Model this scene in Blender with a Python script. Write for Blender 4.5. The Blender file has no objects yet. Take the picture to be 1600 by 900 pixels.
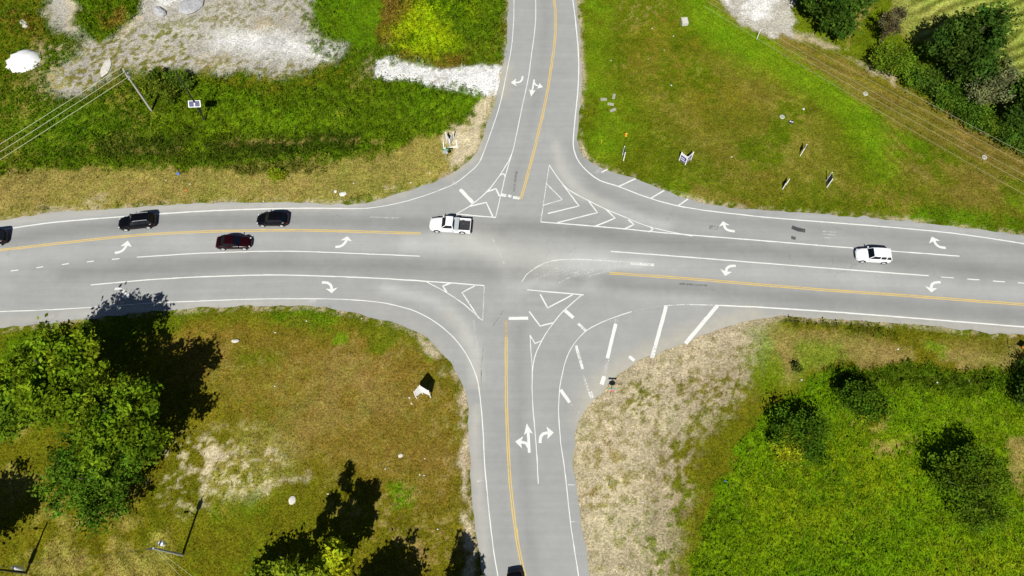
import bpy, bmesh, math, random
import numpy as np
from mathutils import Vector, Matrix, geometry
random.seed(7)
RNG = np.random.default_rng(11)
SC = bpy.context.scene
COL = SC.collection

# ------------------------------------------------------------------ camera, sky, sun, exposure
FOC, CAMH = 1150.0, 89.0
TILT = math.atan(535 / FOC)
cam_d = bpy.data.cameras.new('camera'); cam = bpy.data.objects.new('camera', cam_d); COL.objects.link(cam)
cam_d.sensor_width = 36.0; cam_d.lens = 36.0 * FOC / 1600; cam_d.clip_end = 8000; cam_d.clip_start = 1
cam.location = (0, 0, CAMH); cam.rotation_euler = (TILT, 0, 0)
SC.camera = cam
SUN_EL, SUN_AZ = math.radians(50), math.radians(190)
world = bpy.data.worlds.new('World'); SC.world = world; world.use_nodes = True
wn = world.node_tree.nodes; wl = world.node_tree.links; wn.clear()
sky = wn.new('ShaderNodeTexSky'); sky.sky_type = 'NISHITA'; sky.sun_disc = False
sky.sun_elevation = SUN_EL; sky.sun_rotation = SUN_AZ; sky.air_density = .55; sky.dust_density = .4; sky.altitude = 300
bg = wn.new('ShaderNodeBackground'); bg.inputs[1].default_value = 0.05
wo = wn.new('ShaderNodeOutputWorld'); wl.new(sky.outputs[0], bg.inputs[0]); wl.new(bg.outputs[0], wo.inputs[0])
sd = bpy.data.lights.new('sun', 'SUN'); sd.energy = 5.0; sd.angle = math.radians(0.5); sd.color = (1, .965, .90)
sun = bpy.data.objects.new('sun', sd); COL.objects.link(sun)
to_sun = Vector((math.sin(SUN_AZ) * math.cos(SUN_EL), math.cos(SUN_AZ) * math.cos(SUN_EL), math.sin(SUN_EL)))
sun.rotation_euler = to_sun.to_track_quat('Z', 'Y').to_euler(); sun.location = to_sun * 200
SC.view_settings.view_transform = 'Standard'; SC.view_settings.look = 'None'
SC.view_settings.gamma = 1; SC.view_settings.use_curve_mapping = False
SC.view_settings.exposure = 0.32

# ------------------------------------------------------------------ survey: photo point -> place on the land
def G(px, py, z=0.0):
    u = (px - 800) / FOC; v = (450 - py) / FOC
    dy = math.sin(TILT) + v * math.cos(TILT); dz = -math.cos(TILT) + v * math.sin(TILT)
    t = (CAMH - z) / -dz
    return Vector((u * t, dy * t, z))
def GP(pts): return np.array([G(*p)[:2] for p in pts])

def lattice_noise(x, y, scale, seed):
    r = np.random.default_rng(seed); N = 512; tab = r.random((N, N))
    u = x * scale + 1000.37; v = y * scale + 1000.71
    i = np.floor(u).astype(int); j = np.floor(v).astype(int); fu = u - i; fv = v - j
    fu = fu * fu * (3 - 2 * fu); fv = fv * fv * (3 - 2 * fv)
    i0, i1, j0, j1 = i % N, (i + 1) % N, j % N, (j + 1) % N
    return ((tab[i0, j0] * (1 - fu) + tab[i1, j0] * fu) * (1 - fv) + (tab[i0, j1] * (1 - fu) + tab[i1, j1] * fu) * fv) * 2 - 1
def fbm(x, y, s, seed, o=4):
    t = 0; a = 1; n = 0
    for k in range(o): t = t + a * lattice_noise(x, y, s * 2 ** k, seed + k); n += a; a *= .55
    return t / n
def sstep(a, b, x):
    t = np.clip((x - a) / (b - a), 0, 1); return t * t * (3 - 2 * t)
def seg_dist(x, y, P, closed=True):
    d = np.full(x.shape, 1e9); n = len(P)
    for k in range(n if closed else n - 1):
        a = P[k]; b = P[(k + 1) % n]; ab = b - a; L = max(ab @ ab, 1e-9)
        t = np.clip(((x - a[0]) * ab[0] + (y - a[1]) * ab[1]) / L, 0, 1)
        d = np.minimum(d, (x - a[0] - t * ab[0]) ** 2 + (y - a[1] - t * ab[1]) ** 2)
    return np.sqrt(d)
def sdf(x, y, P):                       # negative inside
    ins = np.zeros(x.shape, bool); n = len(P)
    for k in range(n):
        a = P[k]; b = P[(k + 1) % n]
        if a[1] == b[1]: continue
        c = (a[1] > y) != (b[1] > y)
        ins ^= c & (x < (b[0] - a[0]) * (y - a[1]) / (b[1] - a[1]) + a[0])
    d = seg_dist(x, y, P); return np.where(ins, -d, d)

# ------------------------------------------------------------------ object helpers
def link(o, parent=None):
    COL.objects.link(o)
    if parent is not None: o.parent = parent
    return o
def tag(o, label=None, cat=None, group=None, kind=None):
    if label: o['label'] = label
    if cat: o['category'] = cat
    if group: o['group'] = group
    if kind: o['kind'] = kind
    return o
def empty(name, loc, rz=0, label=None, cat=None, group=None):
    o = bpy.data.objects.new(name, None); o.location = loc; o.rotation_euler = (0, 0, rz); o.empty_display_size = .3
    return tag(link(o), label, cat, group)
def np_mesh(name, V, F, mat, parent=None, col=None, smooth=False):
    V = np.asarray(V, np.float32); F = np.asarray(F, np.int32); k = F.shape[1]
    me = bpy.data.meshes.new(name); me.vertices.add(len(V)); me.vertices.foreach_set('co', V.ravel())
    me.loops.add(F.size); me.loops.foreach_set('vertex_index', F.ravel())
    me.polygons.add(len(F)); me.polygons.foreach_set('loop_start', np.arange(0, F.size, k, dtype=np.int32))
    me.polygons.foreach_set('loop_total', np.full(len(F), k, np.int32))
    if smooth: me.polygons.foreach_set('use_smooth', np.ones(len(F), bool))
    me.update(calc_edges=True); me.validate()
    if col is not None:
        a = me.attributes.new('Col', 'FLOAT_COLOR', 'POINT')
        c = np.ones((len(V), 4), np.float32); c[:, :col.shape[1]] = col; a.data.foreach_set('color', c.ravel())
    me.materials.append(mat); o = bpy.data.objects.new(name, me); return link(o, parent)
class MB:
    def __init__(s): s.b = bmesh.new()
    def box(s, c, size, rot=None, bevel=0.0):
        m = Matrix.Translation(c) @ (rot.to_4x4() if rot is not None else Matrix()) @ Matrix.Diagonal((*size, 1))
        r = bmesh.ops.create_cube(s.b, size=1, matrix=m)
        if bevel:
            es = list({e for v in r['verts'] for e in v.link_edges})
            bmesh.ops.bevel(s.b, geom=es, offset=bevel, segments=2, affect='EDGES', profile=.6)
        return s
    def tube(s, pts, rad, n=8, caps=True):
        pts = [Vector(p) for p in pts]; rad = rad if hasattr(rad, '__len__') else [rad] * len(pts); rings = []
        for i, p in enumerate(pts):
            t = (pts[min(i + 1, len(pts) - 1)] - pts[max(i - 1, 0)]).normalized()
            a = t.orthogonal().normalized() if abs(t.z) > .9 else t.cross(Vector((0, 0, 1))).normalized()
            if abs(t.z) > .9: a = (Vector((1, 0, 0)) - t * t.x).normalized()
            c = t.cross(a)
            rings.append([s.b.verts.new(p + (a * math.cos(2 * math.pi * k / n) + c * math.sin(2 * math.pi * k / n)) * rad[i]) for k in range(n)])
        for q, r in zip(rings, rings[1:]):
            for k in range(n): s.b.faces.new((q[k], q[(k + 1) % n], r[(k + 1) % n], r[k]))
        if caps: s.b.faces.new(rings[0][::-1]); s.b.faces.new(rings[-1])
        return s
    def lathe(s, prof, c=(0, 0, 0), n=16, axis='Z'):
        rings = []
        for r, z in prof:
            ring = []
            for k in range(n):
                a = 2 * math.pi * k / n; x, y = r * math.cos(a), r * math.sin(a)
                p = (x, y, z) if axis == 'Z' else (x, z, y)
                ring.append(s.b.verts.new(Vector(c) + Vector(p)))
            rings.append(ring)
        for q, r in zip(rings, rings[1:]):
            for k in range(n): s.b.faces.new((q[k], q[(k + 1) % n], r[(k + 1) % n], r[k]))
        s.b.faces.new(rings[0][::-1]); s.b.faces.new(rings[-1]); return s
    def poly(s, pts): s.b.faces.new([s.b.verts.new(p) for p in pts]); return s
    def loft(s, rings, caps=True):
        R = [[s.b.verts.new(p) for p in r] for r in rings]; n = len(R[0])
        for q, r in zip(R, R[1:]):
            for k in range(n): s.b.faces.new((q[k], q[(k + 1) % n], r[(k + 1) % n], r[k]))
        if caps: s.b.faces.new(R[0][::-1]); s.b.faces.new(R[-1])
        return s
    def build(s, name, mat, parent=None, smooth=False, loc=None, recalc=True):
        if recalc: bmesh.ops.recalc_face_normals(s.b, faces=s.b.faces[:])
        me = bpy.data.meshes.new(name); s.b.to_mesh(me); s.b.free(); me.materials.append(mat)
        if smooth:
            for p in me.polygons: p.use_smooth = True
            me.set_sharp_from_angle(angle=math.radians(40))
        o = bpy.data.objects.new(name, me)
        if loc is not None: o.location = loc
        return link(o, parent)
def copy_tree(o, parent=None):
    c = o.copy(); COL.objects.link(c)
    if parent is not None: c.parent = parent
    for ch in list(o.children): copy_tree(ch, c)
    return c

# ------------------------------------------------------------------ materials
def new_mat(name):
    m = bpy.data.materials.new(name); m.use_nodes = True; nt = m.node_tree; b = nt.nodes['Principled BSDF']
    return m, nt, b
def plain(name, rgb, rough=.6, metal=0, vary=.12, scale=6, coat=0, bump=0, spec=.5):
    m, nt, b = new_mat(name); N = nt.nodes; L = nt.links
    b.inputs['Roughness'].default_value = rough; b.inputs['Metallic'].default_value = metal; b.inputs['Specular IOR Level'].default_value = spec
    if coat: b.inputs['Coat Weight'].default_value = coat; b.inputs['Coat Roughness'].default_value = .05
    tc = N.new('ShaderNodeTexCoord'); n = N.new('ShaderNodeTexNoise'); n.inputs['Scale'].default_value = scale; n.inputs['Detail'].default_value = 5
    L.new(tc.outputs['Object'], n.inputs['Vector'])
    mr = N.new('ShaderNodeMapRange'); mr.inputs[1].default_value = .3; mr.inputs[2].default_value = .7
    mr.inputs[3].default_value = 1 - vary; mr.inputs[4].default_value = 1 + vary; L.new(n.outputs[0], mr.inputs[0])
    mx = N.new('ShaderNodeVectorMath'); mx.operation = 'SCALE'; mx.inputs[0].default_value = rgb; L.new(mr.outputs[0], mx.inputs['Scale'])
    L.new(mx.outputs[0], b.inputs['Base Color'])
    if bump:
        bp = N.new('ShaderNodeBump'); bp.inputs['Strength'].default_value = bump; L.new(n.outputs[0], bp.inputs['Height']); L.new(bp.outputs[0], b.inputs['Normal'])
    return m
def noise_node(nt, scale, detail=4, rough=.6, vec=None):
    n = nt.nodes.new('ShaderNodeTexNoise'); n.inputs['Scale'].default_value = scale; n.inputs['Detail'].default_value = detail
    n.inputs['Roughness'].default_value = rough
    if vec is not None: nt.links.new(vec, n.inputs['Vector'])
    return n.outputs[0]
def ramp(nt, src, a, b, lo, hi):
    m = nt.nodes.new('ShaderNodeMapRange'); nt.links.new(src, m.inputs[0])
    for i, v in zip((1, 2, 3, 4), (a, b, lo, hi)): m.inputs[i].default_value = v
    return m.outputs[0]
def math_node(nt, op, a, b):
    m = nt.nodes.new('ShaderNodeMath'); m.operation = op
    for i, v in enumerate((a, b)):
        if hasattr(v, 'node'): nt.links.new(v, m.inputs[i])
        else: m.inputs[i].default_value = v
    return m.outputs[0]
def scale_col(nt, col, f):
    m = nt.nodes.new('ShaderNodeVectorMath'); m.operation = 'SCALE'; nt.links.new(col, m.inputs[0])
    if hasattr(f, 'node'): nt.links.new(f, m.inputs['Scale'])
    else: m.inputs['Scale'].default_value = f
    return m.outputs[0]
def mix_col(nt, f, a, b):
    m = nt.nodes.new('ShaderNodeMix'); m.data_type = 'RGBA'
    for i, v in ((0, f), (6, a), (7, b)):
        if hasattr(v, 'node'): nt.links.new(v, m.inputs[i])
        else: m.inputs[i].default_value = v if i == 0 else (*v, 1)
    return m.outputs[2]

def ground_mat():
    m, nt, b = new_mat('soil_and_turf'); N = nt.nodes; L = nt.links
    at = N.new('ShaderNodeAttribute'); at.attribute_name = 'Col'
    ge = N.new('ShaderNodeNewGeometry'); P = ge.outputs['Position']
    n1 = noise_node(nt, 3.6, 5, .75, P); n2 = noise_node(nt, 9, 3, .7, P); n3 = noise_node(nt, .5, 4, .6, P)
    f = math_node(nt, 'MULTIPLY', ramp(nt, n1, .34, .66, .45, 1.55), ramp(nt, n2, .3, .7, .55, 1.45))
    f = math_node(nt, 'MULTIPLY', f, ramp(nt, n3, .3, .7, .88, 1.12))
    stony = at.outputs['Alpha']
    f1 = mix_f = N.new('ShaderNodeMix'); mix_f.data_type = 'FLOAT'; L.new(stony, mix_f.inputs[0]); L.new(f, mix_f.inputs[2])
    L.new(math_node(nt, 'POWER', f, .85), mix_f.inputs[3])
    c = scale_col(nt, at.outputs['Color'], f1.outputs[0])
    L.new(c, b.inputs['Base Color']); b.inputs['Roughness'].default_value = .95; b.inputs['Specular IOR Level'].default_value = 0
    bp = N.new('ShaderNodeBump'); bp.inputs['Strength'].default_value = .9; bp.inputs['Distance'].default_value = .12
    L.new(n1, bp.inputs['Height']); L.new(bp.outputs[0], b.inputs['Normal'])
    return m
def leaf_mat(name, trans=.3):
    m, nt, b = new_mat(name); N = nt.nodes; L = nt.links
    at = N.new('ShaderNodeAttribute'); at.attribute_name = 'Col'
    L.new(at.outputs['Color'], b.inputs['Base Color']); b.inputs['Roughness'].default_value = .65; b.inputs['Specular IOR Level'].default_value = .02
    t = N.new('ShaderNodeBsdfTranslucent'); L.new(scale_col(nt, at.outputs['Color'], 1.1), t.inputs[0])
    mx = N.new('ShaderNodeMixShader'); mx.inputs[0].default_value = trans
    L.new(b.outputs[0], mx.inputs[1]); L.new(t.outputs[0], mx.inputs[2]); L.new(mx.outputs[0], N['Material Output'].inputs[0])
    return m
def asphalt_mat():
    m, nt, b = new_mat('worn_asphalt'); N = nt.nodes; L = nt.links
    at = N.new('ShaderNodeAttribute'); at.attribute_name = 'Col'; sp = N.new('ShaderNodeSeparateColor'); L.new(at.outputs['Color'], sp.inputs[0])
    ge = N.new('ShaderNodeNewGeometry'); P = ge.outputs['Position']
    n1 = noise_node(nt, 22, 2, .7, P); n2 = noise_node(nt, .8, 6, .7, P); n3 = noise_node(nt, .12, 3, .6, P)
    mp = N.new('ShaderNodeMapping'); mp.inputs['Scale'].default_value = (.05, 1.6, 1); L.new(P, mp.inputs[0]); n4 = noise_node(nt, 1, 4, .6, mp.outputs[0])
    f = math_node(nt, 'MULTIPLY', ramp(nt, n1, .25, .75, .93, 1.07), ramp(nt, n2, .3, .7, .955, 1.045))
    f = math_node(nt, 'MULTIPLY', f, ramp(nt, n3, .3, .7, .93, 1.07)); f = math_node(nt, 'MULTIPLY', f, ramp(nt, n4, .3, .7, .955, 1.045))
    f = math_node(nt, 'MULTIPLY', f, math_node(nt, 'MULTIPLY', sp.outputs[0], 2.0))
    cr = N.new('ShaderNodeTexVoronoi'); cr.feature = 'DISTANCE_TO_EDGE'; cr.inputs['Scale'].default_value = .16
    wv = N.new('ShaderNodeVectorMath'); wv.operation = 'MULTIPLY_ADD'; nn = N.new('ShaderNodeTexNoise'); nn.inputs['Scale'].default_value = .9; nn.inputs['Detail'].default_value = 4; L.new(P, nn.inputs[0])
    L.new(nn.outputs['Color'], wv.inputs[0]); wv.inputs[1].default_value = (2.2, 2.2, 0); L.new(P, wv.inputs[2]); L.new(wv.outputs[0], cr.inputs['Vector'])
    cm = math_node(nt, 'MULTIPLY', ramp(nt, cr.outputs['Distance'], 0, .008, 1, 0), ramp(nt, n3, .5, .62, 0, .16))
    f = math_node(nt, 'MULTIPLY', f, math_node(nt, 'SUBTRACT', 1, cm))
    rgb = N.new('ShaderNodeRGB'); rgb.outputs[0].default_value = (.283, .288, .280, 1)
    c = mix_col(nt, math_node(nt, 'MULTIPLY', sp.outputs[1], ramp(nt, n2, .3, .7, .6, 1.2)), scale_col(nt, rgb.outputs[0], f), (.40, .375, .30))
    L.new(c, b.inputs['Base Color']); b.inputs['Roughness'].default_value = .9; b.inputs['Specular IOR Level'].default_value = .2
    bp = N.new('ShaderNodeBump'); bp.inputs['Strength'].default_value = .25; bp.inputs['Distance'].default_value = .02; L.new(n1, bp.inputs['Height']); L.new(bp.outputs[0], b.inputs['Normal'])
    return m
def paint_mat(name, rgb, wear):       # wear: 0 fresh .. 1 nearly gone; worn-off paint lets the asphalt below show
    m, nt, b = new_mat(name); N = nt.nodes; L = nt.links
    ge = N.new('ShaderNodeNewGeometry'); P = ge.outputs['Position']
    n1 = noise_node(nt, 5.5, 6, .8, P); n2 = noise_node(nt, 1.1, 3, .6, P)
    mixn = math_node(nt, 'ADD', math_node(nt, 'MULTIPLY', n1, .7), math_node(nt, 'MULTIPLY', n2, .3))
    cover = ramp(nt, mixn, .2 + wear * .36, .36 + wear * .36, 0, 1)
    rgbn = N.new('ShaderNodeRGB'); rgbn.outputs[0].default_value = (*rgb, 1)
    L.new(scale_col(nt, rgbn.outputs[0], ramp(nt, n1, .3, .7, .9, 1.08)), b.inputs['Base Color']); b.inputs['Roughness'].default_value = .75
    tr = N.new('ShaderNodeBsdfTransparent'); mx = N.new('ShaderNodeMixShader'); L.new(cover, mx.inputs[0])
    L.new(tr.outputs[0], mx.inputs[1]); L.new(b.outputs[0], mx.inputs[2]); L.new(mx.outputs[0], N['Material Output'].inputs[0])
    return m
M = dict(
    ground=ground_mat(), leaf=leaf_mat('leaves', .42), grass=leaf_mat('grass_blades', .25), asphalt=asphalt_mat(),
    white=paint_mat('white_road_paint', (.64, .65, .62), .2), worn=paint_mat('worn_white_road_paint', (.64, .65, .62), .42),
    faint=paint_mat('scuffed_white_paint', (.62, .62, .60), .725), yellow=paint_mat('yellow_road_paint', (.57, .41, .12), .2),
    yworn=paint_mat('worn_yellow_road_paint', (.55, .36, .12), .5), tar=paint_mat('tar_stain', (.05, .05, .055), .45), tarfaint=paint_mat('tyre_mark', (.12, .12, .12), .7),
    bark=plain('bark', (.09, .07, .05), .95, vary=.4, scale=5, bump=.6), woodpole=plain('weathered_pole_wood', (.42, .39, .33), .85, vary=.2, scale=9),
    darkpole=plain('dark_stained_pole', (.018, .017, .016), .8, vary=.3), greypole=plain('galvanised_pole', (.36, .37, .40), .5, metal=.2, vary=.15),
    wire=plain('bare_wire', (.52, .52, .33), .6, vary=.1), tanwire=plain('weathered_wire', (.34, .32, .20), .6, vary=.1), darkwire=plain('insulated_wire', (.03, .03, .03), .6),
    whitemetal=plain('white_enamel', (.78, .79, .82), .4, vary=.06), panelglass=plain('solar_cells', (.10, .105, .17), .15, vary=.3, scale=14),
    black=plain('black_car_paint', (.003, .003, .0045), .28, vary=.1, spec=.22), red=plain('dark_red_car_paint', (.013, .0012, .0022), .26, vary=.1, spec=.28),
    carwhite=plain('white_car_paint', (.78, .79, .80), .3, vary=.03, coat=.5), glass=plain('tinted_glass', (.003, .005, .010), .1, vary=.2, spec=.35),
    rubber=plain('tyre_rubber', (.012, .012, .012), .85), rim=plain('alloy_rim', (.62, .63, .65), .35, metal=.4, vary=.05), trim=plain('black_trim', (.01, .01, .01), .6),
    alu=plain('aluminium_toolbox', (.50, .55, .57), .4, metal=.3, vary=.1, scale=10), bedliner=plain('bed_liner', (.022, .023, .028), .8, vary=.25, scale=20),
    tail=plain('red_lamp', (.20, .006, .006), .25), head=plain('clear_lamp', (.55, .57, .60), .15),
    post=plain('white_post', (.80, .80, .78), .6, vary=.06), board=plain('white_board', (.74, .75, .74), .6, vary=.05), purple=plain('purple_print', (.075, .045, .22), .6, vary=.15),
    blue=plain('navy_print', (.03, .05, .14), .6, vary=.2), green=plain('green_sign', (.02, .28, .14), .5, vary=.08), stopred=plain('red_sign', (.45, .02, .03), .5, vary=.08),
    backgrey=plain('sign_back', (.45, .46, .50), .45, metal=.2, vary=.1), orange=plain('orange_sign', (.75, .17, .02), .6, vary=.1), hydrant=plain('yellow_hydrant', (.75, .42, .02), .5, vary=.1),
    yellowpole=plain('yellow_plastic', (.75, .62, .03), .5), concrete=plain('concrete', (.46, .45, .41), .9, vary=.2, scale=5, bump=.3), stone=plain('limestone', (.50, .48, .42), .9, vary=.2, scale=4, bump=.4),
    darkmetal=plain('cast_iron', (.035, .035, .037), .6, vary=.3), blueplastic=plain('blue_plastic', (.08, .16, .45), .5), litter=plain('paper_litter', (.60, .59, .56), .8, vary=.1),
    gravelheap=plain('white_gravel', (.74, .74, .73), .95, vary=.14, scale=7, bump=.6), greyheap=plain('grey_gravel', (.34, .34, .35), .95, vary=.25, scale=4, bump=.6), slab=plain('mossy_concrete', (.30, .30, .24), .9, vary=.25, scale=4), wood=plain('grey_timber', (.30, .26, .2), .9, vary=.2))

# ------------------------------------------------------------------ the roads: outline
NW = [(0, 345), (50, 336), (100, 330), (200, 325), (260, 320), (340, 317), (400, 316.5), (480, 317.5), (540, 319), (570, 318), (600, 310), (630, 300), (660, 291), (690, 279), (715, 265), (733, 252), (745, 237), (753, 220), (762, 193), (775, 153), (785, 108), (792, 50), (795, 0)]
NE = [(901, 0), (905, 40), (908, 90), (908, 140), (904, 190), (903, 225), (910, 242), (925, 255), (940, 263), (956, 268), (990, 279), (1030, 295), (1060, 307), (1090, 315), (1130, 323), (1200, 329), (1260, 333), (1350, 340), (1420, 346), (1500, 356), (1600, 368)]
SE = [(1600, 523), (1560, 521), (1500, 515), (1440, 508), (1380, 504), (1300, 498), (1240, 494.5), (1200, 496), (1160, 504), (1120, 516), (1080, 531), (1040, 547), (1000, 565), (968, 583), (948, 604), (931, 622), (915, 640), (905, 656), (898, 680), (896, 710), (898, 740), (903, 780), (908, 820), (915, 860), (921, 900)]
SW = [(754, 900), (750, 862), (742, 825), (737, 775), (735, 725), (732, 675), (731, 637), (727, 612), (717, 588), (704, 568), (685, 545), (670, 530), (650, 517), (625, 508), (595, 499), (575, 494), (550, 489), (520, 483), (495, 479), (450, 477), (400, 478), (300, 481), (240, 486), (150, 497), (80, 505), (0, 513)]
def catmull(P, step=.8):
    P = np.asarray(P, float); out = []
    for i in range(len(P) - 1):
        p0 = P[max(i - 1, 0)]; p1 = P[i]; p2 = P[i + 1]; p3 = P[min(i + 2, len(P) - 1)]
        n = max(1, int(np.linalg.norm(p2 - p1) / step))
        for k in range(n):
            t = k / n
            out.append(.5 * (2 * p1 + (p2 - p0) * t + (2 * p0 - 5 * p1 + 4 * p2 - p3) * t * t + (3 * p1 - p0 - 3 * p2 + p3) * t ** 3))
    out.append(P[-1]); return np.array(out)
def udir(a, b): d = (G(*b) - G(*a)); d.z = 0; d.normalize(); return np.array(d[:2])
DIRS = dict(W=udir((90, 378), (0, 391)), E=udir((1500, 468), (1600, 476)), N=udir((868, 30), (866, 0)), S=udir((812, 865), (820, 900)))
def far(p, arm, L=220): return p + DIRS[arm] * L
nw, ne, se, sw = (catmull(GP(p), 1.0) for p in (NW, NE, SE, SW))
def jit(a):
    n = RNG.normal(0, .10, a.shape); n[0] = n[-1] = 0; return a + n
outline = np.vstack([[far(nw[0], 'W')], jit(nw), [far(nw[-1], 'N')], [far(ne[0], 'N')], jit(ne), [far(ne[-1], 'E')], [far(se[0], 'E')], jit(se), [far(se[-1], 'S')], [far(sw[0], 'S')], jit(sw), [far(sw[-1], 'W')]])
ROAD_Z = .03
gx, gy = np.meshgrid(np.arange(-92, 92, .7), np.arange(-5, 102, .7)); gx = gx.ravel() + RNG.uniform(-.15, .15, gx.size); gy = gy.ravel() + RNG.uniform(-.15, .15, gy.size)
k = sdf(gx, gy, outline) < -.35
pts = [Vector(p) for p in outline] + [Vector((a, c)) for a, c in zip(gx[k], gy[k])]
nb = len(outline)
cv, ce, cf = geometry.delaunay_2d_cdt(pts, [], [list(range(nb))], 1, 1e-4)[:3]
RV = np.array([(v.x, v.y, ROAD_Z) for v in cv])
TONES = [([(820, 448), (870, 425), (930, 413), (1010, 411)], .9, .09), ([(850, 448), (920, 424), (1000, 413)], .5, .07), ([(815, 430), (860, 410), (940, 406)], .6, .06), ([(-40, 381), (0, 376), (200, 350), (400, 343), (657, 350), (780, 358)], 1.3, -.12), ([(100, 428), (250, 418), (400, 412), (600, 416), (760, 424), (900, 438)], 1.3, -.12),
         ([(800, 350), (900, 362), (1000, 372), (1200, 393), (1400, 410), (1620, 428)], 1.3, -.13), ([(950, 443), (1200, 462), (1400, 478), (1620, 496)], 1.3, -.11),
         ([(902, 235), (930, 290), (1000, 322), (1100, 343), (1250, 355), (1620, 392)], 1.0, -.07), ([(812, 510), (812, 650), (823, 800), (838, 900)], .9, -.07), ([(852, 0), (850, 60), (838, 150), (815, 250), (800, 300)], .9, -.05),
         ([(780, 640), (781, 740), (795, 880)], .9, -.03), ([(640, 380), (740, 382), (800, 396), (860, 404), (940, 402)], 1.5, .13), ([(740, 370), (785, 410), (800, 445)], 1.6, .09),
         ([(600, 450), (680, 473), (718, 500), (738, 540), (745, 590)], .9, .16), ([(868, 225), (880, 270), (905, 300), (950, 322), (1000, 343), (1040, 355)], .8, .13),
         ([(0, 405), (200, 386), (400, 377), (640, 382)], 1.3, .06), ([(960, 410), (1200, 428), (1500, 450), (1620, 459)], 1.3, .07),
         ([(0, 352), (200, 331), (400, 321), (560, 322)], .7, .08), ([(1600, 374), (1400, 350), (1200, 334)], .6, .06), ([(745, 640), (745, 720), (760, 860)], .5, .09), ([(100, 495), (300, 476), (480, 473)], .6, .09), ([(830, 440), (900, 450), (990, 462), (1100, 468)], .8, .08)]
DUSTS = [([(730, 372), (790, 395), (850, 412)], 2.2, .2), ([(868, 225), (880, 270), (905, 300), (950, 322)], .8, .2), ([(700, 490), (738, 540), (745, 600)], .9, .22), ([(915, 650), (940, 600), (1000, 560), (1080, 525), (1180, 495)], 1.6, .55), ([(1180, 495), (1400, 502), (1600, 518)], .7, .4), ([(756, 215), (740, 248), (700, 277)], .6, .45), ([(0, 346), (200, 326), (540, 321), (640, 298)], .6, .35), ([(742, 640), (744, 740), (758, 880)], .6, .35), ([(560, 470), (640, 500), (700, 555)], .8, .15), ([(790, 105), (783, 145)], 1.2, .5), ([(906, 60), (910, 150), (906, 220)], .5, .3), ([(0, 505), (240, 482), (480, 476)], .6, .3)]
tone = np.zeros(len(RV)); dust = np.zeros(len(RV)); near = (np.abs(RV[:, 0]) < 110) & (RV[:, 1] > -20) & (RV[:, 1] < 130)
wx = RV[:, 0] + .25 * fbm(RV[:, 0], RV[:, 1], .5, 5); wy = RV[:, 1] + .25 * fbm(RV[:, 0], RV[:, 1], .5, 9)
for P, s, a in TONES: tone += 2.0 * a * np.exp(-(seg_dist(wx, wy, catmull(GP(P), 2), False) / s) ** 2)
for P, s, a in DUSTS: dust = np.maximum(dust, min(1, 1.25 * a) * np.exp(-(seg_dist(wx, wy, catmull(GP(P), 2), False) / s) ** 2))
rc = np.stack([.5 * (1 + tone), dust, 0 * dust], 1)
ROAD = np_mesh('road', RV, np.array([f if len(f) == 3 else f[:3] for f in cf]), M['asphalt'], None, rc)
tag(ROAD, 'worn grey asphalt crossroads with painted lanes', kind='structure')
sk = MB(); n = nb
for i in range(n):
    a = outline[i]; c = outline[(i + 1) % n]
    sk.poly([(*a, ROAD_Z), (*a, -.35), (*c, -.35), (*c, ROAD_Z)])
sk.build('pavement_edge', plain('asphalt_edge', (.16, .155, .145), .95, vary=.3), ROAD)

# ------------------------------------------------------------------ painted markings (thin sheets over the asphalt, children of the road)
layer = [0]
def lay(): layer[0] += 1; return ROAD_Z + .004 + .0004 * (layer[0] % 40)
def ribbon_w(name, P, w, mat, z=None, jitter=.012, off=0):
    P = np.asarray(P, float); t = np.gradient(P, axis=0); t /= np.linalg.norm(t, axis=1)[:, None] + 1e-9; nn = np.stack([-t[:, 1], t[:, 0]], 1)
    P = P + nn * off; w = np.asarray(w) * np.ones(len(P)); z = lay() if z is None else z
    l = P + nn * (w / 2 + RNG.normal(0, jitter, len(P)))[:, None]; r = P - nn * (w / 2 + RNG.normal(0, jitter, len(P)))[:, None]; n = len(P)
    V = np.vstack([np.c_[l, np.full(n, z)], np.c_[r, np.full(n, z)]]); i = np.arange(n - 1)
    F = np.stack([i, i + n, i + n + 1, i + 1], 1)
    return np_mesh(name, V, F, mat, ROAD)
def line(name, px, w=.2, mat='white', arm0=None, arm1=None, smooth=True, off=0):
    w = w * .86
    P = GP(px); P = catmull(P, .7) if smooth else catmull_lin(P)
    if arm0: P = np.vstack([np.array([far(P[0], arm0, d) for d in range(200, 0, -10)]), P])
    if arm1: P = np.vstack([P, np.array([far(P[-1], arm1, d) for d in range(10, 201, 10)])])
    return ribbon_w(name, P, w, M[mat], off=off)
def catmull_lin(P, step=.5):
    out = []
    for a, c in zip(P, P[1:]):
        n = max(1, int(np.linalg.norm(c - a) / step))
        out += [a + (c - a) * k / n for k in range(n)]
    out.append(P[-1]); return np.array(out)
def double_yellow(px, **k):
    for s in (-.12, .12): line('centre_line', px, .15, 'yellow', off=s, **k)
line('edge_line', [(0, 360), (50, 352), (100, 346), (200, 338), (300, 331), (400, 327), (480, 325.5), (535, 326)], .22, arm0='W')
line('edge_line', [(535, 326), (575, 325.5), (620, 318), (660, 307), (690, 296), (712, 286), (744, 260), (755, 240), (770, 198), (782, 160), (792, 112), (799, 75), (802.5, 35), (803, 0)], .13, arm1='N')
double_yellow([(0, 391), (100, 379.5), (200, 369), (300, 362.8), (400, 360.3), (480, 360), (560, 362), (657, 365)], arm0='W')
for a, c in (((-60, 432), (-48, 430.5)), ((-20, 427.5), (-9, 426)), ((17, 423.5), (29, 422)), ((57, 418.5), (68, 417)), ((97, 413.5), (108, 412)), ((136, 409.5), (147, 408)), ((175, 405.5), (187, 404.3))): line('lane_dash', [a, c], .17)
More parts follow.
